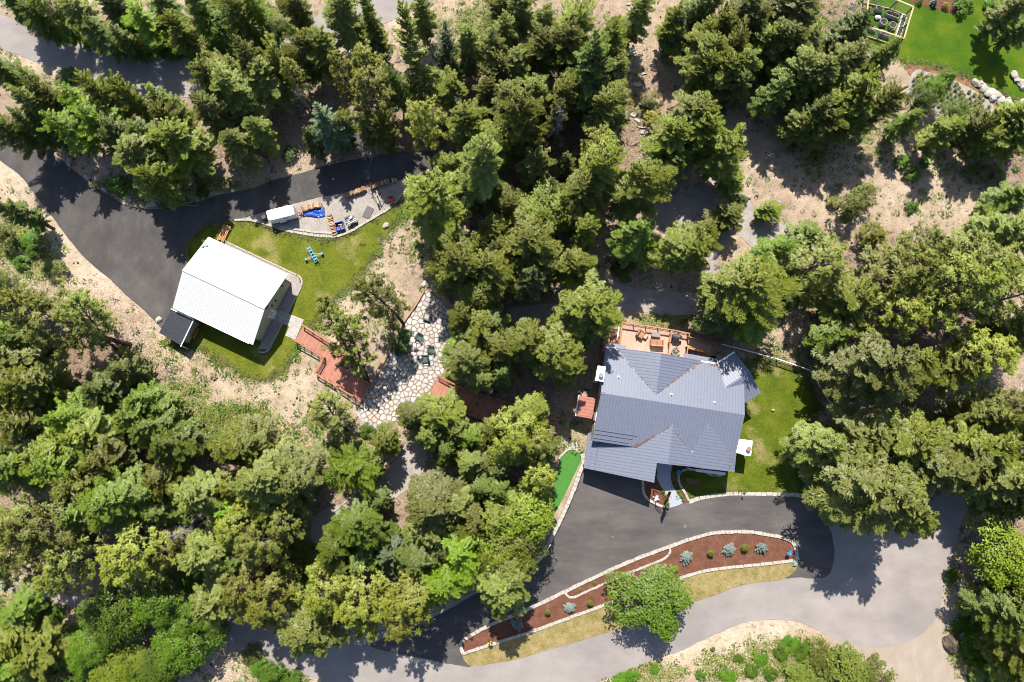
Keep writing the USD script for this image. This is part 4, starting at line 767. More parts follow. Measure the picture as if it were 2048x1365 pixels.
for q in (q0 + dx * .25, q1 - dx * .25):
    for e in (-.3, .3): M().bar(q + sx * e - [0, 0, .81], q + sx * e - [0, 0, .03], .09).build('leg', wood_grey, tb)
bb = thing('bench', 'weathered tan bench in front of the grey table by the house wall', 'bench')
p0, p1 = G(1167, 756, .45), G(1162, 774, .45)
for k in range(2): M().bar(p0 + sx * (-.11 + .21 * k), p1 + sx * (-.11 + .21 * k), .2, .05).build('board', wood_grey, bb)
for q in (p0 + dx * .15, p1 - dx * .15): M().bar(q - [0, 0, .5], q - [0, 0, .02], .2, .08).build('leg', wood_grey, bb)

# ---------------------------------------------------------------- the deck behind the house
DZ, RH = 1.3, .95
dk = thing('deck', 'tan board deck with orange railings and stairs behind the house', 'deck')
def board_field(parent, quad, z, step, mt, along, th=.035, gap=.012, name='board', fr=HF, clip=None):
    """Boards side by side over a polygon of (u, v), each a part."""
    P = Polygon(quad); u0, v0, u1, v1 = P.bounds
    lo, hi = (u0, u1) if along == 'v' else (v0, v1)
    for k in np.arange(lo, hi - .01, step):
        s_ = sbox(k, v0 - 1, min(k + step - gap, hi), v1 + 1) if along == 'v' else sbox(u0 - 1, k, u1 + 1, min(k + step - gap, hi))
        q = s_.intersection(P)
        if q.area < .01: continue
        if q.geom_type != 'Polygon': q = max(q.geoms, key=lambda g: g.area)
        M().prism(Polygon([fr(a, b)[:2] for a, b in q.exterior.coords]), z - th, z).build(name, mt, parent)
d_w, d_n = HF.at(1245, 645, DZ + RH); d_e, _ = HF.at(1378.7, 671, DZ + RH)
board_field(dk, [(d_w, 4.6), (d_e, 4.6), (d_e, d_n), (d_w, d_n)], DZ, .145, deck_tan, 'v')
M().bar(HF(d_w, d_n, DZ - .2), HF(d_e, d_n, DZ - .2), .05, .25).bar(HF(d_w, 4.6, DZ - .2), HF(d_w, d_n, DZ - .2), .05, .25).build('rim_joist', wood_red_rail, dk)
def railing(parent, a, b, z, rail, post, bal=None, n=3, h=RH, fr=HF, w=.12, lower=True, z2=None):
    """Posts, a flat top rail, a lower rail and balusters between a and b (u, v)."""
    z2 = z if z2 is None else z2
    A, B = fr(*a, z), fr(*b, z2); top = np.array([0, 0, h])
    M().bar(A + top, B + top, w, .045).build('top_rail', rail, parent)
    M().bar(A + top * .87, B + top * .87, .045, .045).bar(A + top * .14, B + top * .14, .045, .045).build('lower_rail', post, parent)
    for k in range(n + 1):
        p = A + (B - A) * k / n; M().bar(p - [0, 0, .1], p + top * .97, .095).build('post', post, parent)
    if bal is not None:
        L = np.linalg.norm(B - A); m = M()
        for s in np.arange(.12, L, .125): p = A + (B - A) * s / L; m.bar(p + top * .14, p + top * .87, .02)
        tag(m.build('balusters', bal, parent), kind='stuff')
railing(dk, (d_w, d_n), (7.05, d_n), DZ, wood_orange, black_metal, black_metal, 4)
railing(dk, (7.05, d_n), (d_e, d_n - .1), DZ, wood_orange, black_metal, black_metal, 2)
railing(dk, (d_w, d_n), (d_w, 5.0), DZ, wood_orange, wood_orange, black_metal, 2)
railing(dk, (7.05, d_n), (7.05, d_n - 1.35), DZ, wood_orange, wood_orange, None, 1)
railing(dk, (7.05, d_n - 1.5), (7.05, 5.1), DZ, wood_orange, wood_orange, None, 1)
railing(dk, (d_e, d_n - .1), (d_e, d_n - .35), DZ, wood_orange, wood_orange, None, 1)
railing(dk, (d_e, 6.5), (d_e, 5.0), DZ, wood_orange, wood_orange, None, 1)
railing(dk, (d_e, 7.6), (12.6, 7.3), DZ, wood_orange, wood_orange, None, 3, z2=.25)
railing(dk, (d_e, 6.5), (12.2, 6.15), DZ, wood_orange, wood_orange, None, 3, z2=.35)
NS = 8
for k in range(NS):
    z = DZ - (k + 1) * (DZ - .25) / (NS + 1); u = d_e + .04 + k * .38
    M().prism(Polygon([HF(a, b)[:2] for a, b in ((u, 6.5 - k * .04), (u + .37, 6.5 - k * .04), (u + .37, 7.6 - k * .03), (u, 7.6 - k * .03))]), z - .05, z).build('stair_tread', deck_tan, dk)
board_field(dk, [(12.15, 5.6), (13.3, 5.6), (13.3, 7.3), (12.15, 7.3)], .25, .145, deck_tan, 'v')
board_field(dk, [(d_e + .1, 5.0), (12.1, 5.0), (12.1, 6.35), (d_e + .1, 6.35)], .22, .145, deck_tan, 'v')
board_field(dk, [(.05, 4.7), (d_w - .35, 4.7), (d_w - .35, 7.2), (.05, 7.2)], .9, .145, wood_red, 'u')
railing(dk, (.05, 7.2), (d_w - .3, 7.2), .9, wood_orange, wood_orange, black_metal, 1)
railing(dk, (.05, 7.2), (.05, 5.2), .9, wood_red_rail, wood_red_rail, None, 2)
railing(dk, (d_w - .25, d_n - .1), (d_w - .25, 5.4), .9, white_paint, wood_orange, None, 2)
for u, v in ((d_w + .1, d_n - .1), (7.0, d_n - .1), (d_e - .1, d_n - .2), (4.4, d_n - .1)): M().bar(HF(u, v, -.2), HF(u, v, DZ - .05), .14).build('support_post', wood_red_rail, dk)

def rbox(c, size, rz=0.0, r=.05):
    """A box with its upper edges rounded off."""
    P = sbox(-size[0]/2, -size[1]/2, size[0]/2, size[1]/2); m = M(); n = 3
    cs, sn = math.cos(rz), math.sin(rz)
    rings = [(P.buffer(-r).buffer(r, 4), -size[2]/2), (P.buffer(-r).buffer(r, 4), size[2]/2 - r), (P.buffer(-r * 1.0).buffer(r * .65, 4), size[2]/2 - r * .25), (P.buffer(-r * 1.4).buffer(r * .5, 4), size[2]/2)]
    R = [np.array(q.exterior.coords)[:-1] for q, _ in rings]; k = min(len(x) for x in R); ang = np.linspace(0, 1, 24, endpoint=False)
    V = []; 
    for (q, z) in rings:
        L = q.exterior; pts = np.array([L.interpolate(t, normalized=True).coords[0] for t in ang]); V += [[x, y, z] for x, y in pts]
    F = []
    for i in range(len(rings) - 1):
        for j in range(24):
            a, b = i * 24 + j, i * 24 + (j + 1) % 24; F += [[a, b, b + 24], [a, b + 24, a + 24]]
    o = len(V); V.append([0, 0, size[2]/2]); V.append([0, 0, -size[2]/2])
    for j in range(24): F += [[(len(rings)-1)*24 + j, (len(rings)-1)*24 + (j+1) % 24, o], [(j+1) % 24, j, o + 1]]
    V = np.array(V); V = np.stack([V[:,0]*cs - V[:,1]*sn, V[:,0]*sn + V[:,1]*cs, V[:,2]], 1) + np.asarray(c, float)
    if trimesh.Trimesh(V, F, process=False).volume < 0: F = [f[::-1] for f in F]
    return V, F

def local(t):  # parts of a thing placed with an Xform are given in its own axes
    return t
def armchair(px, py, rz, label, mt=wicker, name='armchair', w=.85, group=None, z=DZ):
    p = G(px, py, z + .4); t = thing(name, label, 'chair', (p[0], p[1], z), rz, group)
    m = M(); m.add(*rbox((0, 0, .22), (w, .8, .36))); m.build('seat_base', mt, t)
    M().add(*rbox((0, -.04, .46), (w - .26, .62, .14))).build('cushion', mt, t)
    M().add(*rbox((0, .36, .52), (w, .16, .62))).build('backrest', mt, t)
    for s in (-1, 1): M().add(*rbox((s * (w / 2 - .06), -.02, .42), (.14, .72, .38))).build('armrest', mt, t)
    for sx_ in (-1, 1):
        for sy in (-1, 1): M().box((sx_ * (w/2 - .08), sy * .32, .03), (.06, .06, .08)).build('leg', mt, t)
    return t
armchair(1282, 669, math.radians(55), 'brown wicker armchair with footstool at the left of the deck')
t = thing('footstool', 'small tan cushioned footstool in front of the brown wicker armchair', 'footstool', (*G(1290.5, 672.5, DZ + .35)[:2], DZ), math.radians(55))
M().add(*rbox((0, 0, .2), (.6, .55, .3))).build('base', wicker, t); M().add(*rbox((0, 0, .37), (.56, .5, .1))).build('cushion', deck_tan, t)
t = thing('coffee_table', 'low grey-brown wicker coffee table in front of the loveseat', 'coffee table', (*G(1312, 670, DZ + .4)[:2], DZ), HF.rz)
M().add(*rbox((0, 0, .4), (1.0, .52, .06))).build('tabletop', wicker_grey, t); M().add(*rbox((0, 0, .19), (.9, .44, .36))).build('base', wicker_grey, t)
t = thing('loveseat', 'brown wicker loveseat with orange front on the deck', 'loveseat', (*G(1314, 686, DZ + .45)[:2], DZ), HF.rz + .1 + math.pi)
M().add(*rbox((0, 0, .22), (1.4, .72, .34))).build('seat_base', wicker, t)
for s in (-1, 1): M().add(*rbox((s * .3, .04, .45), (.58, .56, .14))).build('cushion', wicker, t); M().add(*rbox((s * .67, 0, .42), (.14, .72, .4))).build('armrest', wicker, t)
M().add(*rbox((0, .34, .58), (1.4, .16, .5))).build('backrest', wood_orange, t)
t = thing('barbecue_grill', 'black covered barbecue grill by the deck railing', 'grill', (*G(1353, 674, DZ + .8)[:2], DZ), HF.rz)
M().add(*rbox((0, 0, .38), (.82, .5, .76))).build('cabinet', black_metal, t)
M().tube([[-.36, 0, .82], [-.3, 0, .86], [.3, 0, .86], [.36, 0, .82]], [.2, .3, .3, .2], 16).build('lid', dark_grey, t)
for s in (-1, 1): M().add(*rbox((s * .52, 0, .74), (.26, .44, .05))).build('side_shelf', black_metal, t)
M().bar((-.28, -.33, .86), (.28, -.33, .86), .035).build('handle', steel, t)
t = thing('fire_pit', 'round stone-rimmed fire pit filled with dark lava rock on the deck', 'fire pit', (*G(1351, 703, DZ + .4)[:2], DZ))
rm = M(); rm.tube([[0, 0, 0], [0, 0, .5]], [.40, .46], 24); rm.build('bowl', concrete, t)
a_ = np.linspace(0, 2 * math.pi, 29); M().tube(np.stack([.45 * np.cos(a_), .45 * np.sin(a_), np.full(29, .5)], 1), .055, 8, False).build('rim', concrete, t)
r_ = np.random.default_rng(3); m = M()
for k in range(60): a, q = r_.uniform(0, 6.28), .36 * math.sqrt(r_.random()); m.rock((q * math.cos(a), q * math.sin(a), .53), (.06, .05, .05), k, 1)
tag(m.build('lava_rocks', brown_rock, t), kind='stuff')
t = thing('planter_pot', 'dark round pot on the lower landing beside the house', 'pot', (*G(1426, 718, .5)[:2], .25))
M().tube([[0, 0, 0], [0, 0, .45]], [.28, .36], 18).build('pot', black_metal, t); M().tube([[0, 0, .4], [0, 0, .47]], [.32, .3], 18).build('soil', soil_dark, t)

# ---------------------------------------------------------------- the workshop with the white roof, and its lean-to shed
WF = Frame((366, 539), (530.5, 616.7), 4.7)
ws = thing('workshop', 'cream gabled workshop with a bright white ribbed metal roof', 'workshop')
roof_white = plain('roof_white', (.70, .70, .70), .4, vary=.02, fvary=.02); rib_white = plain('rib_white', (.62, .62, .62), .4)
WS_ = [([(0, 0), (9.45, 0), (9.3, 4.2), (-.15, 4.2)], 4.7, 0, -.43), ([(-.0, 0), (.05, -4.05), (9.48, -4.05), (9.45, 0)], 4.7, 0, .43)]
for Q, a, b, c in WS_: roof_part(WF, ws, Polygon(Q), a, b, c, roof_white, rib_white, step=.3, rh=.02, rw=.04)
M().bar(WF(0, 0, 4.72), WF(9.45, 0, 4.72), .3, .03).build('ridge_cap', roof_white, ws)
wt = lambda u, v: 4.7 - .43 * abs(v) - .13
wall_run(WF, ws, [(.35, 3.72), (.35, -3.5), (9.05, -3.5), (9.05, 0.1), (9.05, 3.72), (.35, 3.72)], wt, siding_cream)
M().bar(WF(9.12, -.75, 1.05), WF(9.12, .2, 1.05), .06, 2.1).build('door', white_paint, ws)
window(WF, ws, 9.14, -.28, 1.5, .62, 1.0, 'v', 1)
for v in (-1.9, 1.9): M().bar(WF(.3, v - 1.3, 1.2), WF(.3, v + 1.3, 1.2), .07, 2.4).build('garage_door', white_paint, ws)
vt = M().tube([WF(9.03, .15, 3.3), WF(9.12, .15, 3.3)], .26, 18).build('round_vent', black_metal, ws)
for v, z in ((1.2, 2.0), (.55, 2.2), (2.9, 2.2)): M().box(WF(9.13, v, z), (.14, .16, .3), WF.rz).build('wall_lamp', black_metal, ws)
M().bar(WF(9.0, -4.08, 2.9), WF(.1, -4.08, 2.9), .1, .1).bar(WF(-.1, 4.22, 2.85), WF(9.3, 4.22, 2.85), .1, .1).build('gutter', white_metal, ws)
u0, v0 = WF.at(411, 492, 3.3); M().box(WF(u0, v0, 4.7 - .43 * v0 + .07), (.5, .28, .16), WF.rz + .7).box(WF(u0 - .15, v0 - .2, 4.7 - .43 * (v0 - .2) + .1), (.24, .2, .2), WF.rz).build('roof_vent', steel, ws)
# paver edging round the walls
m = M(); e = []
for k in np.arange(-.1, 9.3, .28): e.append((k, 4.75))
bend = [(9.3 + .9 * math.sin(t_), 3.85 + .9 * math.cos(t_)) for t_ in np.linspace(0, 1.5, 6)]
e += bend
for k in np.arange(3.8, -3.7, -.28): e.append((10.25, k))
e += [(9.35 + .9 * math.cos(t_), -3.7 - .9 * math.sin(t_)) for t_ in np.linspace(0.1, 1.5, 6)]
for k, (a, b) in enumerate(e):
    d = np.array(e[min(k + 1, len(e) - 1)]) - e[max(k - 1, 0)]; m.box(WF(a, b, .05), (.25, .17, .16), WF.rz + math.atan2(d[1], d[0]))
tag(m.build('edging_blocks', edging_stone, ws), kind='stuff')
M().prism(WF.poly([(9.1, 3.7), (9.1, -4.45), (10.15, -3.9), (10.15, 3.9), (9.4, 4.65), (0, 4.65), (0, 3.75)]), -.3, .045).build('gravel_strip', gravel, ws)

LF = Frame((344.6, 620.7), (387.5, 641), 2.1)
sh = thing('shed', 'small cream lean-to shed with a black ribbed roof beside the workshop', 'shed')
zs = lambda u, v: 2.15 + .08 * v + .04 * u
roof_part(LF, sh, Polygon([(-.15, .05), (2.55, .05), (2.55, -2.95), (-.2, -2.75)]), 2.15, .04, .08, plain('roof_black', (.042, .042, .052), .4, vary=.2, spec=.5), plain('rib_black', (.03, .03, .04), .4), step=.27)
wall_run(LF, sh, [(.05, -.05), (.05, -2.6), (2.35, -2.6), (2.35, -.05), (.05, -.05)], lambda u, v: zs(u, v) - .12, siding_cream)
M().bar(LF(2.6, .05, zs(2.6, 0)), LF(2.6, -3.1, zs(2.6, -3)), .09, .09).bar(LF(2.6, .08, 2.22), LF(-.15, .08, 2.14), .09, .09).build('gutter', white_metal, sh)
M().bar(LF(2.6, -3.0, 1.9), LF(2.5, -3.2, .05), .07).build('downpipe', white_metal, sh)
M().bar(LF(.0, -1.9, 1), LF(.0, -.9, 1), .05, 1.9).build('door', white_paint, sh)

def slat_bench(p, rz, label, L=1.4, D=.45, n=5, mt=wood_orange, back=True, name='bench', z=0.0):
    t = thing(name, label, 'bench', (p[0], p[1], z), rz)
    for k in range(n): M().box((0, -D / 2 + (k + .5) * D / n, .44), (L, D / n - .03, .035)).build('slat', mt, t)
    if back:
        for k in range(3): M().box((0, D / 2 + .03 + k * .02, .56 + k * .13), (L, .03, .09)).build('back_slat', mt, t)
    for s in (-1, 1):
        M().box((s * (L / 2 - .08), -D / 2 + .05, .22), (.07, .07, .44)).build('leg', mt, t); M().box((s * (L / 2 - .08), D / 2 - .02, .44 if back else .22), (.07, .07, .88 if back else .44)).build('leg', mt, t)
        if back: M().box((s * (L / 2 - .08), 0, .64), (.06, D, .04)).build('armrest', mt, t)
    return t
slat_bench(G(390, 666, .5), LF.rz + math.pi / 2 + math.pi, 'orange slatted bench against the wall of the black-roofed shed', 1.15, .4, 4)
t = thing('lumber_stack', 'long orange boards stacked above the white-roofed workshop', 'lumber')
a0, a1 = G(441, 483, .3), G(455, 451, .3); dv = (a1 - a0) / np.linalg.norm(a1 - a0); sv = np.cross(dv, [0, 0, 1])
for k in range(5): M().bar(a0 + sv * (-.34 + .16 * k) + dv * (.07 * (k % 3)), a1 + sv * (-.34 + .17 * k) - dv * (.1 * (k % 2)), .11, .09).build('board', wood_orange, t)
for q in (a0 + dv * .3, a1 - dv * .3): M().bar(q - sv * .5 - [0, 0, .17], q + sv * .5 - [0, 0, .17], .12, .22).build('bearer', wood_grey, t)
# ---------------------------------------------------------------- the flagstone patio: every stone a piece of its own
patio = thing('patio', 'pale flagstone patio of irregular stones between the two red walkways', 'patio')
joint = blend('patio_joint', [(.3, (.17, .115, .075)), (.7, (.27, .19, .13))], 3, 14, .35, bump=.03)
M().prism(PATIO, -.3, .03).build('bedding', joint, patio)
STONE = [plain(f'flagstone_{k}', c, .85, vary=.14, fine=16, fvary=.16, bump=.012) for k, c in enumerate([(.48, .46, .43), (.42, .405, .385), (.53, .505, .465), (.48, .40, .31), (.36, .355, .35)])]
r = np.random.default_rng(11); bx = PATIO.bounds; pts = []
fails = 0
while fails < 2500:
    p = np.array([r.uniform(bx[0] - .5, bx[2] + .5), r.uniform(bx[1] - .5, bx[3] + .5)])
    if not PATIO.buffer(.5).contains(Point(p)): continue
    if all((p[0]-q[0])**2 + (p[1]-q[1])**2 > (.30 + .2 * ((len(pts) * 7) % 5) / 4) ** 2 for q in pts): pts.append(p); fails = 0
    else: fails += 1
pts = np.array(pts); far_ = np.array([[bx[0]-50, bx[1]-50], [bx[2]+50, bx[1]-50], [bx[0]-50, bx[3]+50], [bx[2]+50, bx[3]+50]])
vo = Voronoi(np.vstack([pts, far_])); cells = []
for k in range(len(pts)):
    reg = vo.regions[vo.point_region[k]]
    if -1 in reg or not reg: continue
    P = Polygon(vo.vertices[reg]).intersection(PATIO).buffer(-.03 - .015 * r.random())
    if P.geom_type != 'Polygon' or P.area < .03: continue
    P = P.buffer(-.05).buffer(.05, 2).simplify(.015)
    if P.is_empty or P.geom_type != 'Polygon': continue
    cells.append(P)
cells.sort(key=lambda P: -P.area)
rest = M()
for k, P in enumerate(cells):
    z = .065 + r.normal(0, .008); q = M().prism(P.buffer(-.012), -.02, z) ; 
    if k < 300: q.build('flagstone', STONE[int(r.choice(5, p=[.34, .26, .2, .1, .1]))], patio)
    else: rest.prism(P.buffer(-.012), -.02, z)
if rest.v: tag(rest.build('small_flagstones', STONE[0], patio), kind='stuff')
ed = spline([(712,821),(735,783),(759,743),(784,695),(808,647),(832,612),(850,581)], 4, False)
m = M()
for a, b in zip(ed[:-1], ed[1:]): m.bar(G(*a, .12), G(*b, .12), .07, .34)
m.build('edge_board', wood_red_rail, patio)
m = M(); A, B = G(712, 822), G(744, 868)
for k in range(9): s0, s1 = k / 9, (k + .94) / 9; m.bar(A + (B - A) * s0 + [0, 0, .06], A + (B - A) * s1 + [0, 0, .06], .3, .22)
tag(m.build('curb_blocks', edging_stone, patio), kind='stuff')

# ---------------------------------------------------------------- red-stained boardwalks
def boardwalk(name, label, pts, z, dirn, step=.15):
    """Boards that lie across a walkway over a pixel outline at height z; dirn: pixel direction the boards run."""
    t = thing(name, label, 'boardwalk')
    P = Polygon(wpts(pts, z)); d = G(500 + dirn[0] * 100, 800 + dirn[1] * 100)[:2] - G(500, 800)[:2]; d /= np.linalg.norm(d); n = np.array([-d[1], d[0]])
    c = np.array(P.exterior.coords) @ n; o = np.array(P.centroid.coords[0]); o = o - n * (o @ n)
    for k in np.arange(c.min(), c.max(), step):
        a, b = n * k, n * min(k + step - .014, c.max())
        q = Polygon([o + a - d * 50, o + a + d * 50, o + b + d * 50, o + b - d * 50]).intersection(P)
        for g in (q.geoms if hasattr(q, 'geoms') else [q]):
            if g.area > .02: M().prism(g, z - .04, z).build('board', wood_red, t)
    return t
PXF = type('PF', (), {'__call__': lambda s, x, y, z=0.0: G(x, y, z)})()
def px_rail(t, a, b, z, n, h=.9):
    A, B = G(*a, z), G(*b, z); A[2] = B[2] = z; top = np.array([0, 0, h])
    M().bar(A + top, B + top, .14, .05).build('top_rail', wood_red_rail, t)
    M().bar(A + top * .5, B + top * .5, .04, .09).bar(A + top * .15, B + top * .15, .04, .09).build('lower_rail', wood_red_rail, t)
    for k in range(n + 1):
        p = A + (B - A) * k / n; M().bar(p - [0, 0, z + .1], p + top * .98, .1).build('post', wood_red_rail, t)
DB = (-.45, .9)
bw = boardwalk('boardwalk', 'red-stained boardwalk in two offset flights from the workshop to the patio', [(607,652),(697,709),(684,733),(743,768),(725,803),(634,747),(651,717),(591,680)], .42, DB)
for a, b, n in (((608,651),(697,708),5), ((696,709),(684,732),1), ((684,734),(741,768),4), ((592,681),(651,718),4), ((651,717),(634,746),1), ((634,747),(724,803),6)): px_rail(bw, a, b, .42, n)
m = M()
for a, b in (((607,652),(697,709)), ((684,733),(743,768)), ((725,803),(634,747)), ((591,680),(651,717))): m.bar(G(*a, .2), G(*b, .2), .06, .34)
m.build('rim_joist', wood_red_rail, bw)
bw2 = boardwalk('boardwalk', 'red-stained boardwalk from the patio into the trees towards the house', [(877,752),(933,782),(970,796),(1018,806),(1095,834),(1092,862),(1020,852),(955,836),(911,818),(861,783)], .32, DB)
for a, b, n in (((877,752),(932,782),3), ((932,782),(1018,806),5), ((1018,806),(1095,834),4), ((861,784),(911,818),3), ((911,818),(955,836),3), ((955,836),(1092,862),7)): px_rail(bw2, a, b, .32, n)
bw3 = boardwalk('boardwalk', 'short dark red walkway platform at the house end of the patio path', [(1086,836),(1118,840),(1112,866),(1080,862)], .5, (1, .15))
px_rail(bw3, (1086,836), (1118,840), .5, 2); px_rail(bw3, (1080,862), (1112,866), .5, 2)
pw = thing('paver_walk', 'small pale grey paver landing between the workshop door and boardwalk', 'paving')
M().prism(PAVER_WALK, -.3, .05).build('bedding', joint, pw)
a0, du, dv_ = G(546, 616)[:2], (G(608, 640) - G(546, 616))[:2], (G(591, 680) - G(608, 640))[:2]; du /= np.linalg.norm(du); dv_ = np.array([du[1], -du[0]])
PAV = plain('paver', (.46, .42, .38), .85, vary=.12, fine=20, fvary=.15, rnd=.12); kk = 0
for i in range(-12, 26):
    for j in range(-6, 20):
        o = a0 + du * (.31 * i + (.15 if j % 2 else 0)) + dv_ * .22 * j
        P = Polygon([o, o + du * .295, o + du * .295 + dv_ * .205, o + dv_ * .205]).intersection(PAVER_WALK)
        if P.area > .015 and P.geom_type == 'Polygon':
            kk += 1
            if kk <= 300: M().prism(P, .02, .07).build('paver', PAV, pw)

# ---------------------------------------------------------------- block edging
def block_row(name, label, cat, pts, z, w=.28, h=.2, L=.34, mt=edging_stone, seed=0, closed=False, jit=.012, part='block', limit=0):
    r = np.random.default_rng(seed); ln = line(pts, z=0); n = max(1, int(ln.length / L)); t = thing(name, label, cat); m = M()
    for k in range(n):
        p, q = np.array(ln.interpolate((k + .03) / n, normalized=True).coords[0]), np.array(ln.interpolate((k + .97) / n, normalized=True).coords[0])
        j = r.normal(0, jit, 2); hh = h * r.uniform(.9, 1.1)
        b = M().bar([*(p + j), z + hh / 2 - .12], [*(q + j), z + hh / 2 - .12], w * r.uniform(.9, 1.1), hh + .24)
        if k < limit: b.build(part, mt, t)
        else: m.add(*b.arrays())
    if m.v: tag(m.build('blocks', mt, t), kind='stuff')
    return t
block_row('island_curb', 'pale block edging round the top of the red mulch island', 'curb', CURB_TOP, .05, .34, .16, .45, seed=1)
block_row('island_curb', 'pale block edging between the red mulch and the dry grass strip', 'curb', CURB_LOW, .05, .3, .14, .45, seed=2)
block_row('island_curb', 'pale inner block curb looping through the upper part of the mulch island', 'curb', CURB_IN, .06, .22, .12, .4, seed=3)
EDG = [(470,441),(500,441),(520,445),(545,453),(566,460),(600,467),(631,472),(669,474),(700,464),(734,444),(772,422),(791,406),(806,386)]
block_row('garden_edging', 'pale block edging along the lower edge of the gravel storage pad', 'edging', EDG, .02, .24, .14, .32, seed=4)
block_row('garden_edging', 'second inner row of pale blocks along the gravel storage pad', 'edging', [(552,450),(570,456),(602,461),(632,465),(668,467)], .03, .2, .1, .32, seed=5)
block_row('bed_edging', 'pale block edging round the left front mulch bed by the carport', 'edging', [(1285,952),(1285,964),(1286,982),(1291,994),(1299,1001),(1312,1008),(1325,1013),(1337,1015)], .03, .26, .16, .36, seed=6)
block_row('bed_edging', 'pale block edging between the right front mulch bed and the bench lawn', 'edging', [(1377,1002),(1371,988),(1360,970),(1356,955),(1361,944),(1376,939),(1395,941),(1410,944),(1425,951),(1445,950)], .03, .24, .14, .36, seed=7)
block_row('lawn_curb', 'pale flush curb between the house lawn and the dark driveway', 'curb', [(1378,1004),(1400,997),(1440,990),(1470,988),(1500,988),(1560,989),(1600,991),(1645,995)], .02, .4, .05, .6, seed=8)
block_row('retaining_wall', 'pale block retaining wall between the putting green and the driveway', 'wall', [(1164,908),(1166,925),(1158,946),(1150,970),(1140,996),(1128,1023),(1116,1048),(1103,1073),(1094,1092),(1084,1106),(1068,1121),(1048,1130),(1037,1128)], .0, .42, .42, .5, seed=9)
block_row('green_edging', 'low pale stone edging round the upper end of the putting green', 'edging', [(1118,918),(1124,910),(1136,899),(1148,898),(1160,905)], .05, .2, .12, .3, seed=10)
block_row('path_edging', 'thin pale edging along the left side of the lower gravel path', 'edging', [(640,1046),(690,1005),(740,962),(790,915),(836,868)], .0, .12, .12, .5, seed=11)
# driveway fence below the retaining wall
fn = thing('garden_fence', 'low white and brown fence at the foot of the retaining wall', 'fence')
FP = [(1034,1122),(1042,1127),(1066,1128),(1084,1112),(1100,1086)]
for a, b in zip(FP[:-1], FP[1:]):
    A, B = G(*a), G(*b)
    for z in (.35, .62): M().bar(A + [0, 0, z], B + [0, 0, z], .04, .1).build('rail', wood_grey, fn)
    M().bar(A + [0, 0, .92], B + [0, 0, .92], .1, .05).build('top_rail', white_paint, fn)
for a in FP: M().bar(G(*a) - [0, 0, .1], G(*a) + [0, 0, .95], .1).build('post', wood_red_rail, fn)

# stepping walk and stone steps between the awning and the putting green
sw = thing('stone_walk', 'grey concrete slab walk with fan-shaped stone steps above the putting green', 'path')
for q in ([(1111,843),(1142,849),(1140,862),(1109,855)], [(1141,849),(1159,852),(1152,883),(1137,880)]): M().prism(area(q, False), -.2, .09).build('slab', concrete, sw)
for k in range(5):
    P = [(1131 + 3 * i - .2 * k, 883 + 3.6 * k - .25 * (i - 4) ** 2 * .35 + 1.2) for i in range(9)]
    for i in range(8): a, b = G(*P[i], .02), G(*P[i + 1], .02); M().bar(a + (b - a) * .04, a + (b - a) * .94, .16, .12 + .02 * k).build('paver', PAV, sw)

# ---------------------------------------------------------------- wire fence right of the house
wf = thing('wire_fence', 'wooden rail fence with wire running from the deck round the house lawn', 'fence')
FW = [(1443,689),(1488,700),(1522,709.5),(1559,719.5),(1593,731),(1620,741),(1642,777),(1664,812),(1674,841),(1676,852)]
FH = 1.05
for k, (a, b) in enumerate(zip(FW[:-1], FW[1:])):
    A, B = G(*a, FH), G(*b, FH); A[2] = B[2] = 0
    M().bar(A + [0, 0, FH], B + [0, 0, FH], .1, .06).build('top_rail', white_paint if k < 9 else wood_grey, wf)
    M().bar(A + [0, 0, .12], B + [0, 0, .12], .05, .08).build('lower_rail', wood_grey, wf)
    m = M()
    for z in (.4, .6, .8): m.bar(A + [0, 0, z], B + [0, 0, z], .008)
    L = np.linalg.norm(B - A)
    for s in np.arange(.2, L, .25): p = A + (B - A) * s / L; m.bar(p + [0, 0, .12], p + [0, 0, FH], .008)
    tag(m.build('wire_mesh', black_metal, wf), kind='stuff')
for a in FW: A = G(*a, FH); M().bar([A[0], A[1], -.15], [A[0], A[1], FH + .02], .12).build('post', wood_red_rail, wf)
t = thing('lawn_rock', 'single pale rock standing on the lawn right of the house', 'rock', G(1545, 820.5)); M().rock((0, 0, .12), (.22, .18, .2), 5).build('rock', pale_rock, t)

# ---------------------------------------------------------------- on the gravel pad
def px_axes(a, b, z=0.0):
    A, B = G(*a, z), G(*b, z); d = (B - A); L = np.linalg.norm(d); return (A + B) / 2, math.atan2(d[1], d[0]), L
c, rz, L = px_axes((535, 433), (588, 420), 1.5)
t = thing('cargo_trailer', 'small white enclosed cargo trailer parked on the gravel pad', 'trailer', (c[0], c[1], .03), rz)
M().add(*rbox((0, 0, 1.0), (L, 1.2, 1.25), 0, .06)).build('body', white_metal, t)
M().box((0, 0, .33), (L * .96, 1.1, .1)).build('chassis', black_metal, t)
M().bar((L / 2 - .1, 0, .35), (L / 2 + .75, 0, .38), .1).bar((L / 2, -.45, .35), (L / 2 + .6, 0, .37), .06).bar((L / 2, .45, .35), (L / 2 + .6, 0, .37), .06).build('hitch', wood_red_rail, t)
for s in (-1, 1):
    w = M().tube([[-.15, s * .62, .3], [-.15, s * .78, .3]], .3, 18).build('wheel', black_metal, t); M().tube([[-.15, s * .775, .3], [-.15, s * .79, .3]], .15, 12).build('hub', steel, w)
    M().box((-.15, s * .7, .64), (.75, .2, .05)).build('fender', white_metal, t)
M().box((L * .1, -.61, 1.15), (.55, .02, .12)).build('side_vent', dark_grey, t)
M().box((-L / 2 - .005, 0, .98), (.02, 1.0, 1.1)).build('rear_door', white_metal, t)
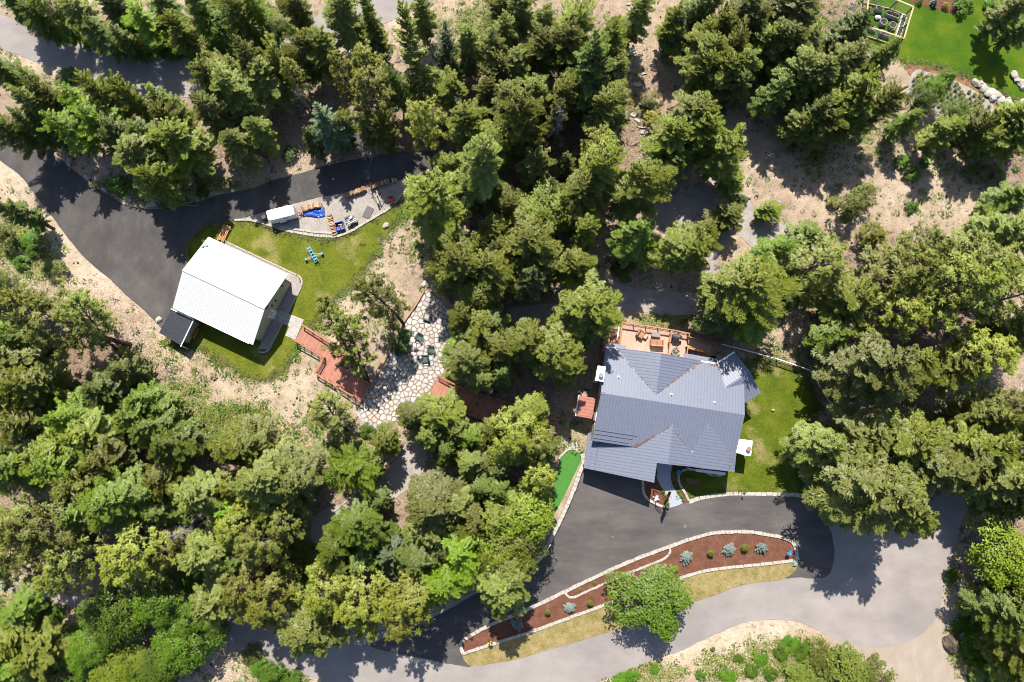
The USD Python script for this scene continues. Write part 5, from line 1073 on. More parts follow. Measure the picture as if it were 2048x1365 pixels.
t = thing('propane_tank', 'small dark barrel standing at the left end of the white trailer', 'barrel', G(531.5, 438)); M().tube([[0, 0, 0], [0, 0, .05], [0, 0, .75], [0, 0, .8]], [.24, .28, .28, .24], 16).build('barrel', plain('barrel_dark', (.08, .035, .03), .6), t)

logm = [plain(f'log_{k}', c_, .8, vary=.25, fine=30, fvary=.25) for k, c_ in enumerate([(.42, .26, .14), (.52, .36, .21), (.34, .17, .09), (.56, .45, .31), (.26, .15, .09)])]
def woodpile(label, a, b, rows, depth, seed, lay='across', bark_=True, z0=.03):
    c, rz, L = px_axes(a, b, rows * .16); r = np.random.default_rng(seed)
    t = thing('firewood_stack', label, 'firewood', (c[0], c[1], z0), rz)
    for k in range(rows):
        n = int(L / .17)
        for i in range(n - (k == rows - 1)):
            x = -L / 2 + (i + .5 + .5 * (k % 2)) * L / n + r.normal(0, .02); d = depth * r.uniform(.8, 1.1); y = r.normal(0, .04); rad = .085 * r.uniform(.8, 1.15)
            M().tube([[x, y - d / 2, .09 + k * .15], [x + r.normal(0, .02), y + d / 2, .09 + k * .15]], rad, 5).build('log', logm[int(r.integers(5))], t)
    return t
woodpile('long stack of split firewood at the upper edge of the gravel pad', (688, 391), (730, 376), 4, .5, 1)
woodpile('stack of split firewood right of the longest stack on the gravel pad', (740, 374), (777, 361), 4, .5, 2)
woodpile('short shaded stack of firewood at the right end of the gravel pad', (783, 362), (792, 359), 3, .45, 3)
woodpile('stack of split firewood behind the blue tarp', (602, 418), (641, 408), 4, .55, 4)
woodpile('tumbled column of firewood between the tarp and the blue crate', (657, 428), (669, 468), 3, .55, 5)
# blue tarp
c, rz, L = px_axes((607, 432), (648, 423), .1)
t = thing('tarp', 'crumpled bright blue tarp lying below a firewood stack', 'tarp', (c[0], c[1], .03), rz)
nx, ny = 40, 16; u, v = np.meshgrid(np.linspace(-1, 1, nx), np.linspace(-1, 1, ny)); r = np.random.default_rng(8)
hh = meshkit.fbm(np.stack([u.ravel() * 2.6, v.ravel() * 1.6 + u.ravel(), np.zeros(u.size)], 1)).reshape(u.shape)
X = u * L / 2 * (1.05 + .06 * v); Yy = v * (.42 + .22 * u - .12 * u * u) - .12 * np.sin(u * 3); Zz = .03 + np.abs(hh) * .42 * (1 - .6 * np.abs(v) ** 3)
ii = np.arange(nx * ny).reshape(ny, nx); Fq = np.vstack([np.stack([ii[:-1, :-1], ii[:-1, 1:], ii[1:, 1:]], -1).reshape(-1, 3), np.stack([ii[:-1, :-1], ii[1:, 1:], ii[1:, :-1]], -1).reshape(-1, 3)])
top = np.stack([X.ravel(), Yy.ravel(), Zz.ravel()], 1)
M().add(top, Fq).build('sheet', plain('tarp_blue', (.02, .10, .52), .35, vary=.2, spec=.6), t)
# blue crate
c, rz, L = px_axes((672, 450), (687, 446), .5)
t = thing('crate', 'open blue wooden crate holding a few pieces of firewood', 'crate', (c[0], c[1] - .25, .03), rz)
cb = plain('crate_blue', (.02, .07, .36), .55)
for x, y, sx_, sy in ((0, -.45, .95, .05), (0, .45, .95, .05), (-.45, 0, .05, .85), (.45, 0, .05, .85)): M().box((x, y, .3), (sx_, sy, .55)).build('side', cb, t)
M().box((0, 0, .06), (.86, .86, .05)).build('base', cb, t)
r = np.random.default_rng(4)
for k in range(7): M().tube([[r.uniform(-.3, .05), -.3 + .08 * k, .2 + .03 * k], [r.uniform(.1, .36), -.32 + .09 * k, .2 + .03 * (k % 3)]], .07, 6).build('log', logm[k % 5], t)
# log splitter
c, rz, L = px_axes((692, 447), (713, 436), .5)
t = thing('log_splitter', 'grey log splitter machine beside the blue crate', 'machine', (c[0], c[1], .03), rz)
for k in range(5): M().bar((-.6, -.35 + .1 * k, .62), (.62, -.35 + .1 * k, .62), .06, .06).build('bed_rail', steel if k % 2 else dark_grey, t)
M().tube([[-.55, .45, .6], [.15, .45, .6]], .14, 12).build('cylinder', dark_grey, t)
M().add(*rbox((.1, .2, .72), (.4, .3, .3))).build('engine', steel, t); M().tube([[.35, .22, .75], [.5, .3, .8], [.52, .1, .75]], .03, 6).build('exhaust', steel, t)
for x, y in ((-.55, -.3), (.55, -.3), (-.5, .4), (.4, .3)): M().bar((x, y, 0), (x, y, .6), .06).build('leg', dark_grey, t)
for s in (-1, 1): M().tube([[s * .3, -.52, .22], [s * .3, -.42, .22]], .22, 14).build('wheel', black_metal, t)
c, rz, L = px_axes((729, 433), (742, 418), .05)
t = thing('rubber_mat', 'large dark grey rectangular mat lying on the gravel pad', 'mat', (c[0] + .05, c[1], .03), rz + .25)
M().add(*rbox((0, 0, .04), (1.35, .86, .08), 0, .04)).build('mat', plain('mat_grey', (.12, .105, .10), .8, vary=.15), t); m = M()
for x, y, a, b in ((0, .4, 1.25, .03), (0, -.4, 1.25, .03), (.63, 0, .03, .8), (-.63, 0, .03, .8)): m.box((x, y, .085), (a, b, .02))
m.build('raised_rim', dark_grey, t)
p = G(759, 397); t = thing('sawhorse', 'weathered sawhorse with a plank in the shade of the gravel pad', 'sawhorse', (p[0], p[1], .03), -1.2)
M().bar((-.7, 0, .7), (.7, 0, .7), .1).build('beam', wood_grey, t)
for x in (-.55, .55):
    for s in (-1, 1): M().bar((x, s * .05, .7), (x + .05, s * .34, 0), .06).build('leg', wood_grey, t)
M().bar((-.8, -.35, .05), (.8, -.28, .75), .2, .04).build('plank', wood_grey, t)
p = G(783, 402, .4); t = thing('wheelbarrow', 'dark red wheelbarrow in the shade at the right end of the gravel pad', 'wheelbarrow', (p[0], p[1], .03), -1.3)
V = np.array([[-.45, -.3, .62], [.4, -.26, .62], [.4, .26, .62], [-.45, .3, .62], [-.3, -.18, .34], [.2, -.16, .34], [.2, .16, .34], [-.3, .18, .34]])
M().add(V, [[0,1,5],[0,5,4],[1,2,6],[1,6,5],[2,3,7],[2,7,6],[3,0,4],[3,4,7],[4,5,6],[4,6,7]]).build('tray', plain('barrow_red', (.33, .03, .02), .45), t)
M().tube([[.55, -.05, .2], [.55, .05, .2]], .2, 14).build('wheel', black_metal, t)
for s in (-1, 1): M().bar((.55, s * .08, .2), (-.95, s * .28, .6), .045).build('handle', wood_red_rail, t); M().bar((-.3, s * .2, .4), (-.35, s * .22, 0), .04).build('leg', dark_grey, t)

# play equipment on the workshop lawn
p = G(625, 509, .4); t = thing('seesaw', 'teal tubular seesaw with blue seats on the workshop lawn', 'seesaw', (p[0], p[1], .03), math.radians(-58))
teal = plain('teal_paint', (.10, .36, .36), .4, .1); blue_pad = plain('blue_pad', (.10, .30, .50), .5, vary=.05)
for s in (-1, 1): M().tube([[-.95, s * .2, .5], [.95, s * .2, .5]], .035, 8).build('rail', teal, t)
for k in range(5): M().add(*rbox((-.75 + .36 * k, 0, .5), (.2, .36, .1))).build('seat', blue_pad, t)
for k in (-.95, .95): M().tube([[k, -.32, .5], [k, .32, .5]], .03, 8).build('cross_bar', teal, t)
for s, e in ((1, .45), (-1, .1)):
    M().tube([[.1, s * .15, .48], [e, s * .85, .35]], .025, 6).tube([[.35, s * .15, .48], [e + .05, s * .85, .35]], .025, 6).build('arm', plain('cream_tube', (.6, .56, .42), .4) if s > 0 else look('cream_tube'), t); M().add(*rbox((e + .02, s * .92, .34), (.26, .24, .22))).build('end_pad', blue_pad, t)
for k in (-.5, .5): M().bar((k, -.25, 0), (k, 0, .5), .05).bar((k, .25, 0), (k, 0, .5), .05).build('stand', teal, t)
p = G(726, 491); t = thing('fallen_branch', 'dark fallen twiggy branch lying on the workshop lawn', 'branch', (p[0], p[1], .04)); m = M(); r = np.random.default_rng(2)
m.tube([[-.4, .1, .05], [0, 0, .15], [.5, .15, .1]], [.03, .025, .01], 5)
for k in range(16): a = r.uniform(0, 6.28); s = r.uniform(-.3, .4); m.tube([[s, .05, .1], [s + .35 * math.cos(a), .05 + .35 * math.sin(a), .2]], [.012, .005], 3, False)
m.build('branch', bark, t)

# chairs and fire table on the patio
green_pl = plain('green_plastic', (.025, .075, .055), .45)
def adirondack(px, py, rz, label, z=.07):
    p = G(px, py, .4); t = thing('patio_chair', label, 'chair', (p[0], p[1], z), rz, None)
    for k in range(5): M().box((-.24 + .12 * k, .0, .36), (.11, .5, .025)).build('seat_slat', green_pl, t)
    for k in range(5): M().bar((-.24 + .12 * k, .24, .33), (-.27 + .135 * k, .48, .95), .11, .025, up=(0, -1, .3)).build('back_slat', green_pl, t)
    for s in (-1, 1):
        M().box((s * .36, -.02, .56), (.13, .72, .03)).build('armrest', green_pl, t); M().bar((s * .33, -.3, 0), (s * .33, -.3, .55), .09, .03).build('leg', green_pl, t); M().bar((s * .31, -.3, .34), (s * .31, .5, .02), .03, .1).build('leg', green_pl, t)
    return t
for x, y, a, l in ((862, 701, -.1, 'dark green slatted patio chair standing alone in the sun'), (838, 676, -.5, 'dark green patio chair in tree shade, topmost on the patio'), (807, 683, .6, 'dark green patio chair in tree shade near the patio edge board'),
    (800, 706, 1.6, 'leftmost dark green patio chair in tree shade on the patio'), (850, 718, -1.5, 'dark green patio chair in shade below the sunlit chair'), (827, 729, 2.8, 'lowest dark green patio chair in tree shade on the patio')): adirondack(x, y, a, l)
p = G(854, 634, .4); t = thing('fire_table', 'dark square fire table with pale top on the flagstone patio', 'table', (p[0], p[1], .07), -.35)
M().add(*rbox((0, 0, .38), (.85, .85, .06))).build('tabletop', dark_grey, t); M().add(*rbox((0, 0, .18), (.7, .7, .36))).build('base', black_metal, t); M().box((0, 0, .42), (.48, .48, .03)).build('burner', concrete, t)
# wooden steps on the slope
t = thing('garden_steps', 'short flight of tan wooden steps on the slope left of the lower gravel path', 'steps')
A, B = G(592, 912, .2), G(623, 893, .5); d = (B - A) / np.linalg.norm(B - A); s_ = np.cross(d, [0, 0, 1]); s_ /= np.linalg.norm(s_)
for k in range(9): q = A + (B - A) * k / 8; M().bar(q - s_ * .36, q + s_ * .36, .17, .07).build('step', deck_tan, t)
for s in (-1, 1): M().bar(A + s_ * s * .33 - [0, 0, .12], B + s_ * s * .33 - [0, 0, .12], .06, .16).build('stringer', wood_red_rail, t)

# ---------------------------------------------------------------- front garden
p = G(1384, 962, .45); slat_bench(p, math.radians(-8) + math.pi, 'brown garden bench on the shaded lawn in front of the house', 1.35, .5, 4, plain('bench_brown', (.22, .115, .065), .6), True, 'garden_bench')
t = thing('basketball_hoop', 'basketball hoop on a black pole beside the front mulch bed', 'basketball hoop'); P0 = G(1306, 981); rz = math.radians(-25); dx = np.array([math.cos(rz), math.sin(rz), 0]); dy = np.array([-dx[1], dx[0], 0])
M().tube([P0 - [0, 0, .1], P0 + [0, 0, 2.9], P0 + dx * .5 + [0, 0, 3.3]], .05, 8).bar(P0 + dx * .1 + [0, 0, 2.4], P0 + dx * .75 + [0, 0, 3.05], .05).build('pole', black_metal, t)
bd = P0 + dx * .8 + [0, 0, 3.45]; M().bar(bd - dy * .6, bd + dy * .6, .04, .9).build('backboard', usdkit.material(stage, look('smoked_board'), {'t': ('transparent_bsdf', {'color': (.75, .78, .8)}), 'g': ('glossy_bsdf', {'roughness': .05, 'color': (.9, .9, .9)}), 'f': ('fresnel', {'IOR': 1.5}), 'x': ('mix_closure', {})}, [('f.fac', 'x.fac'), ('t.BSDF', 'x.closure1'), ('g.BSDF', 'x.closure2')], surface='x.closure'), t)
m = M()
for a, b in (((-.6, -.45), (.6, -.45)), ((-.6, .45), (.6, .45)), ((-.6, -.45), (-.6, .45)), ((.6, -.45), (.6, .45))): m.bar(bd + dy * a[0] + [0, 0, a[1]], bd + dy * b[0] + [0, 0, b[1]], .05)
m.build('board_frame', black_metal, t)
a_ = np.linspace(0, 6.2832, 21); hc_ = bd + dx * .28 + [0, 0, -.35]; M().tube([hc_ + dx * .23 * math.cos(a) + dy * .23 * math.sin(a) for a in a_], .018, 6, False).build('rim', plain('rim_orange', (.5, .12, .03), .4), t)
m = M()
for a in a_[:-1:2]: m.tube([hc_ + dx * .23 * math.cos(a) + dy * .23 * math.sin(a), hc_ + dx * .13 * math.cos(a + .3) + dy * .13 * math.sin(a + .3) - [0, 0, .42]], .01, 3, False)
m.build('net', white_paint, t)
p = G(1311, 996.5); t = thing('bird_sculpture', 'white flying bird sculpture lying over the left front mulch bed', 'sculpture', (p[0], p[1], .05), -.5)
t.AddScaleOp().Set(Gf.Vec3f(.7, .7, .7)) if hasattr(t, 'AddScaleOp') else UsdGeom.Xformable(t).AddScaleOp().Set(Gf.Vec3f(.7, .7, .7))
m = M()
m.tube([[-.55, 0, .3], [-.3, 0, .34], [.15, .02, .36], [.45, 0, .34], [.62, 0, .3]], [.02, .12, .15, .09, .03], 10); m.build('body', white_paint, t)
for s in (-1, 1): V = np.array([[-.2, s * .08, .38], [.25, s * .08, .38], [.1, s * .5, .46], [-.15, s * .42, .43]]); V2 = V - [0, 0, .03]; M().add(np.vstack([V, V2]), [[0,1,2],[0,2,3],[4,6,5],[4,7,6],[0,4,5],[0,5,1],[1,5,6],[1,6,2],[2,6,7],[2,7,3],[3,7,4],[3,4,0]]).build('wing', white_paint, t)
M().bar((0, 0, 0), (0, 0, .3), .03).build('stake', steel, t)
def lamp_post(px, py, label, h=1.1):
    p = G(px, py); t = thing('path_lamp', label, 'lamp', (p[0], p[1], .03))
    M().tube([[0, 0, 0], [0, 0, h]], .025, 8).build('post', black_metal, t); M().tube([[0, 0, h], [0, 0, h + .06], [0, 0, h + .16]], [.12, .1, .03], 10).build('shade', black_metal, t)
lamp_post(1327, 994, 'slim black path lamp in the left front mulch bed')
lamp_post(1482, 986, 'black path lamp on the pale curb below the house lawn', .9)
for x, y, l in ((1329, 1014, 'left of two black pots at the walk end of the block edging'), (1335, 1014.5, 'right of two black pots at the walk end of the block edging')):
    p = G(x, y, .3); t = thing('flower_pot', l, 'pot', (p[0], p[1], .05)); M().tube([[0, 0, 0], [0, 0, .34]], [.13, .19], 14).build('pot', black_metal, t); M().rock((0, 0, .36), (.16, .16, .1), 3, 1).build('plant', LEAF['T'], t)
p = G(1356.5, 945, .3); t = thing('flower_pot', 'blue glazed pot in the shade by the house entry', 'pot', (p[0], p[1], .05)); M().tube([[0, 0, 0], [0, 0, .2], [0, 0, .45]], [.18, .3, .26], 18).build('pot', plain('glaze_blue', (.03, .14, .36), .25), t); M().tube([[0, 0, .4], [0, 0, .43]], .24, 14).build('soil', soil_dark, t)
SMALL = {}
def little(px, py, r_px, code, label, name='small_plant', cat='plant', h=None, group=None):
    t = dict(region='', code=code, cx=px, cy=py, r=r_px, h=h, base=None)
    _, _, ph, pr, nv = KINDS[code]; h = h or r_px * .055 * 1.3; C = G(px, py, h * .5); R = r_px * .055
    rr = np.random.default_rng(int(px * 7 + py)); x = UsdGeom.Xform.Define(stage, '/World/' + numbered('/World', name)); tag(x, label, cat, group)
    x.AddTransformOp().Set(Gf.Matrix4d().SetScale(Gf.Vec3d(R / pr, R / pr, h / ph)) * Gf.Matrix4d().SetRotate(Gf.Rotation(Gf.Vec3d(0, 0, 1), float(rr.uniform(0, 360)))) * Gf.Matrix4d().SetTranslate(Gf.Vec3d(C[0], C[1], .04)))
    x.GetPrim().GetReferences().AddInternalReference(PROTO[code, int(rr.integers(nv))]); x.GetPrim().SetInstanceable(True)
for k, (x, y, r_) in enumerate(((1326, 983, 4), (1331, 991, 3), (1334, 1000, 3.5), (1336, 1008, 3.5), (1330, 1003, 2.6))):
    little(x, y, r_, 'S' if k != 1 else 'L', ('topmost', 'second', 'third', 'lowest', 'fourth')[k] + ' green plant in the left front bed beside the walk', group='plants in the left front bed')
for k, (x, y, r_) in enumerate(((1356, 984, 3.2), (1363, 994, 3.6), (1366, 1001, 3), (1349, 968, 3.2), (1347, 947, 4), (1312, 947, 3.5))):
    little(x, y, r_, 'S', ('sunlit green plant in the right front bed nearest the walk', 'starry green plant in the middle of the right front bed', 'lowest green plant in the right front bed', 'shaded green plant in the right front bed', 'shaded plant at the right entry railing', 'shaded plant at the left entry railing')[k])

# island planting
BG = [(1035,1248,9.5),(1139,1216,8.5),(1372,1115,10),(1459,1100,10),(1523,1096,9)]
for k, (x, y, r_) in enumerate(BG): pass
(V, F, NN), wd = fir(5, 1.0, .55, 70, .02, 1.5, .1, w=.09)
stage.DefinePrim('/World/plant_kinds/blue_spruce', 'Xform'); usdkit.mesh(stage, '/World/plant_kinds/blue_spruce/trunk', wd.arrays(), bark); cm = usdkit.mesh(stage, '/World/plant_kinds/blue_spruce/crown', (V, F), LEAF['B']); cm.CreateNormalsAttr(Vt.Vec3fArray.FromNumpy(NN.astype(np.float32))); cm.SetNormalsInterpolation('vertex')
PROTO['B', 0] = '/World/plant_kinds/blue_spruce'; KINDS['B'] = (('blue-grey dwarf spruce', 'dwarf_spruce', 'shrub'), None, 1.0, .55, 1)
NTH = ['leftmost', 'second', 'third', 'fourth', 'fifth', 'rightmost']
for k, (x, y, r_) in enumerate(BG): little(x, y, r_, 'B', f'blue-grey dwarf spruce on the red mulch island, {NTH[k] if k < 4 else "rightmost"} from the left' if 0 < k < 4 else f'{"leftmost" if k == 0 else "rightmost"} blue-grey dwarf spruce on the red mulch island', 'dwarf_spruce', 'shrub', .7, 'dwarf spruces on the mulch island')
YG = [(1095,1224,5),(1180,1206,5.5),(1349,1138,6.5),(1421,1106,6),(1489,1096,7)]
for k, (x, y, r_) in enumerate(YG): little(x, y, r_, 'L', f'yellow-green young shrub on the red mulch island, {NTH[k]} from the left' if 0 < k < 4 else f'{"leftmost" if k == 0 else "rightmost"} yellow-green young shrub on the red mulch island', 'young_shrub', 'shrub', .9, 'young shrubs on the mulch island')
for x, y, l in ((1161, 1179, 'left of two tiny dark seedlings inside the inner mulch loop'), (1188, 1166, 'right of two tiny dark seedlings inside the inner mulch loop')): little(x, y, 3.5, 'T', l, h=.25)
def whirl(px, py, label, ca, cb_):
    p = G(px, py); t = thing('garden_spinner', label, 'garden ornament', (p[0], p[1], .06)); M().tube([[0, 0, 0], [0, 0, 1.0]], .02, 6).build('stake', black_metal, t)
    for k in range(6): a = k * math.pi / 3; M().bar((0, 0, 1.0), (.26 * math.cos(a), .26 * math.sin(a), 1.04), .14, .02).build('blade', ca if k % 2 else cb_, t)
whirl(980, 1280, 'yellow and black pinwheel ornament at the left end of the mulch island', plain('spin_yellow', (.6, .36, .02), .5), black_metal)
whirl(1571, 1102, 'turquoise pinwheel ornament at the right end of the mulch island', plain('spin_teal', (.02, .32, .45), .4), plain('spin_blue', (.04, .12, .4), .4))
def util_box(px, py, rz, s, label):
    p = G(px, py); t = thing('utility_box', label, 'utility box', (p[0], p[1], .04), rz); gm_ = plain('utility_green', (.16, .32, .23), .5) if not stage.GetPrimAtPath(look('utility_green')) else look('utility_green')
    M().add(*rbox((0, 0, s * .35), (s, s * .85, s * .7))).build('cabinet', gm_, t); M().box((0, 0, s * .72), (s * 1.06, s * .92, .03)).build('lid', gm_, t); M().box((0, -s * .46, .04), (s * 1.2, .12, .1)).build('base', concrete, t)
util_box(1588, 1127, .1, .4, 'small pale green utility box on the grass tip of the island')
util_box(1925, 1272, -.5, .85, 'pale green utility cabinet in the bushes at the lower right')
t = thing('boulder', 'big brown boulder beside the dirt track at the lower right', 'boulder', G(1896, 1284)); M().rock((0, 0, .4), (.72, 1.05, .8), 21, 3, rz=.25).build('rock', brown_rock, t)
# stones along the dark driveway
for k, (x, y, a, b, rz, l) in enumerate(((108,299,.55,.38,.4,'first'),(142,326,.45,.6,.2,'second'),(177,355,.45,.32,.1,'third'),(211,380,.42,.28,-.5,'fourth'),(259,400,.6,.42,-.5,'fifth'),(305,411,.62,.36,.1,'sixth'),(348,408,.5,.28,.3,'last'))):
    t = thing('boulder', f'pale grey boulder along the bend of the dark driveway, {l} from the left', 'boulder', G(x, y), 0, 'boulders along the dark driveway'); M().rock((0, 0, .16), (a, b, .34), 40 + k, 2, rz=rz).build('rock', boulder_look, t)
# slabs of the footpath
SL = [(1262,108,22,9),(1259,113,14,5),(1254,146,17,5),(1287,152,18,7),(1273,171,20,13),(1254,190,14,8),(1245,218,16,6),(1266,232,18,8),(1273,244,16,8),(1283,256,18,9),(1293,266,22,10),(1283,267,12,8),(1284,298,12,12),(1292,318,12,14),(1294,340,18,10),(1256,12,10,6),(1258,22,10,8),(1262,38,10,7),(1256,58,12,6),(1236,222,12,8),(1300,276,12,7),(1287,310,10,7)]
for k, (x, y, a, b) in enumerate(sorted(SL, key=lambda s: s[1])):
    r = np.random.default_rng(60 + k); an = np.sort(r.uniform(0, 6.28, 7)); P = Polygon([(a * .05 / 2 * math.cos(t_) * r.uniform(.8, 1.15), b * .06 / 2 * math.sin(t_) * r.uniform(.8, 1.15)) for t_ in an]).buffer(.02)
    w = ['topmost', 'second', 'third', 'fourth', 'fifth', 'sixth', 'seventh', 'eighth', 'ninth', 'tenth', 'eleventh', 'twelfth', 'thirteenth', 'fourteenth', 'fifteenth', 'sixteenth', 'seventeenth', 'eighteenth', 'nineteenth', 'twentieth', 'twenty-first', 'lowest'][k]
    c_ = G(x, y); t = thing('stepping_stone', f'{w} pale stone slab down the footpath between the trees', 'stone slab', (c_[0], c_[1], ground_z(c_[0], c_[1])), r.uniform(-.3, .3), 'slabs of the footpath')
    M().prism(P, -.1, .14).build('slab', pale_rock, t)
# stones round the upper gravel and by the path
ST = [(1364,380,9),(1378,376,8),(1392,374,7),(1352,388,6),(1452,371,8),(1432,366,6),(1360,450,10),(1372,440,9),(1386,434,10),(1398,428,8),(1390,446,8),(1345,456,9),(1330,452,7),(1316,455,7),(1574,475,10),(1567,489,9),(1571,461,7),(1556,500,7),(1548,440,6),(1498,395,7),(1488,402,6),(1380,452,6),(1550,446,6)]
for k, (x, y, s) in enumerate(ST):
    c_ = G(x, y); side = 'the right rim of the sunny gravel' if x > 1480 else ('the top edge of the shaded gravel' if y < 400 else 'the lower edge of the shaded gravel')
    nth_ = sorted([q[0] for q in ST if (q[0] > 1480) == (x > 1480) and (x > 1480 or (q[1] < 400) == (y < 400))]).index(x)
    t = thing('stone', f'rough stone on {side}, {ORD[nth_].strip() or "first"} from the left', 'stone', (c_[0], c_[1], .02), 0, f'stones on {side}'); M().rock((0, 0, .1), (s * .045, s * .034, .18), 90 + k, 2, rz=k * 1.3).build('rock', boulder_look, t)
for k, (x, y, s, l) in enumerate(((772,452,9,'white rock at the right edge of the workshop lawn'),(848,569,9,'white rock above the top corner of the flagstone patio'),(758,693,7,'small bluish rock on the slope above the patio'),(985,1170,12,'grey rock between trees above the shaded driveway'),(1057,1080,16,'pale rock slab half hidden beside the putting green'),(318,640,9,'pale broken concrete lump at the asphalt tip by the shed'))):
    c_ = G(x, y); t = thing('rock', l, 'rock', (c_[0], c_[1], .02)); M().rock((0, 0, .1), (s * .04, s * .05, .22), 120 + k, 2, rz=-.6).build('rock', pale_rock, t)

# ---------------------------------------------------------------- the far garden at the top right
gf_ = thing('garden_fence', 'open timber fence frame round the raised-bed garden at the top right', 'fence'); FT = 1.8
corner = [(1738,-12),(1796,1),(1827,14),(1817,46),(1808,77),(1770,64),(1731,52)]
pine_wood = plain('new_pine', (.55, .37, .19), .6, vary=.15, rnd=.1)
for k, a in enumerate(corner):
    b = corner[(k + 1) % len(corner)]; A, B = G(*a, FT), G(*b, FT); A[2] = B[2] = 0
    M().bar(A + [0, 0, FT], B + [0, 0, FT], .16, .07).build('top_rail', pine_wood, gf_); M().bar(A + [0, 0, .15], B + [0, 0, .15], .06, .14).build('lower_rail', pine_wood, gf_)
    M().bar(A - [0, 0, .1], A + [0, 0, FT], .1).build('post', dark_grey, gf_)
    m = M(); L = np.linalg.norm(B - A)
    for s in np.arange(.3, L, .3): p = A + (B - A) * s / L; m.bar(p + [0, 0, .15], p + [0, 0, FT], .008)
    for z in np.arange(.4, FT, .3): m.bar(A + [0, 0, z], B + [0, 0, z], .008)
    tag(m.build('wire_mesh', steel, gf_), kind='stuff')
    if k in (1, 3, 5): M().bar(A + [0, 0, FT - .05], G(*corner[(k + 3) % 7], FT) * [1, 1, 0] * .25 + A * .75 + [0, 0, .1], .05).build('brace', pine_wood, gf_)
galv = plain('galvanised', (.40, .40, .39), .45, .4, vary=.1)
def trough(a, b, w, h, label, mt=galv, name='planter'):
    c_, rz, L = px_axes(a, b, h); t = thing(name, label, 'planter', (c_[0], c_[1], .02), rz)
    P = LineString([(-L / 2 + w / 2, 0), (L / 2 - w / 2, 0)]).buffer(w / 2, 8) if mt is galv else sbox(-L / 2, -w / 2, L / 2, w / 2)
    M().prism(P.difference(P.buffer(-.05)), 0, h).build('wall', mt, t); M().prism(P.buffer(-.05), 0, h - .08).build('soil', soil_dark, t); r = np.random.default_rng(int(a[0])); m = M()
    for k in range(int(L * 3)): m.rock((r.uniform(-L / 2 + .2, L / 2 - .2), r.uniform(-w / 4, w / 4), h - .02), (.09, .09, .08), k, 1)
    tag(m.build('seedlings', LEAF['T'], t), kind='stuff')
trough((1773, 24), (1799, 33), .55, .55, 'oval galvanised trough planter nearest the garden top')
trough((1752, 14), (1767, 19), .55, .55, 'oval galvanised trough half under the trees at the garden top')
trough((1760, 62), (1781, 71), .5, .5, 'oval trough planter at the lower garden fence')
trough((1738, 53), (1753, 59), .5, .5, 'oval trough planter under the tree edge at the lower fence')
trough((1810, 30), (1796, 74), .55, .4, 'long straight white-sided raised bed along the garden fence', white_paint, 'raised_bed')
for x, y, l in ((1768, 43, 'left round galvanised planter in the fenced garden'), (1786, 50, 'right round galvanised planter in the fenced garden')):
    p = G(x, y, .55); t = thing('planter', l, 'planter', (p[0], p[1], .02)); P = Point(0, 0).buffer(.42); M().prism(P.difference(P.buffer(-.05)), 0, .55).build('wall', galv, t); M().prism(P.buffer(-.05), 0, .48).build('soil', soil_dark, t); m = M(); r = np.random.default_rng(int(x))
    for k in range(7): a = r.uniform(0, 6.28); m.rock((.22 * math.cos(a), .22 * math.sin(a), .52), (.09, .09, .08), k, 1)
    tag(m.build('seedlings', LEAF['T'], t), kind='stuff')
p = G(1757, 34, .4); t = thing('garden_sack', 'pale rumpled sack beside the round planter', 'sack', (p[0], p[1], .02)); M().rock((0, 0, .2), (.4, .3, .25), 7, 2).build('sack', white_paint, t)
# lavender rows
(V, F, NN), wd = leafy_tree(3, .35, .2, 12, 16, .09, .02, stems=2)
stage.DefinePrim('/World/plant_kinds/herb_tuft', 'Xform'); cm = usdkit.mesh(stage, '/World/plant_kinds/herb_tuft/crown', (V, F), LEAF['T']); cm.CreateNormalsAttr(Vt.Vec3fArray.FromNumpy(NN.astype(np.float32))); cm.SetNormalsInterpolation('vertex')
r = np.random.default_rng(9); inn = LAVENDER.buffer(-.35); k = 0
d1 = (G(1988, 211) - G(1858, 147))[:2]; d1 /= np.linalg.norm(d1); d2 = np.array([d1[1], -d1[0]]); o = G(1840, 140)[:2]
for i in range(-6, 22):
    for j in range(-3, 14):
        q = o + d1 * (i + .5 * (j % 2)) * .62 + d2 * j * .55 + r.normal(0, .05, 2)
        if not inn.contains(Point(q)) or r.random() < .06: continue
        s = r.uniform(.7, 1.5); x = UsdGeom.Xform.Define(stage, '/World/' + numbered('/World', 'herb_tuft')); tag(x, 'small green-brown herb tuft planted in rows on the pale gravel bed', 'plant', 'herb tufts in the gravel bed rows')
        x.AddTransformOp().Set(Gf.Matrix4d().SetScale(Gf.Vec3d(s, s, s)) * Gf.Matrix4d().SetTranslate(Gf.Vec3d(q[0], q[1], .02))); x.GetPrim().GetReferences().AddInternalReference('/World/plant_kinds/herb_tuft'); x.GetPrim().SetInstanceable(True)
RK = [(1951,168,16),(1966,178,18),(1978,186,18),(1990,194,18),(2001,203,16),(2012,210,16),(2018,214,12),(1983,199,12),(1972,189,12),(2027,152,15),(2031,160,14),(2041,168,14),(2046,177,12),(2024,33,12),(2032,38,10),(2044,206,12),(2015,202,10),(1960,170,10)]
for k, (x, y, s) in enumerate(RK):
    c_ = G(x, y); w = 'edge of the herb gravel bed' if x < 2022 else 'right border of the bright far lawn'
    nth_ = sorted([q[0] for q in RK if (q[0] < 2022) == (x < 2022)]).index(x)
    t = thing('white_rock', f'white limestone rock at the {w}, {ORD[nth_].strip() or "first"} from the left', 'rock', (c_[0], c_[1], .05), 0, f'white rocks at the {w}'); M().rock((0, 0, .15), (s * .042, s * .034, .3), 150 + k, 2, rz=-.5 + .3 * k).build('rock', pale_rock, t)
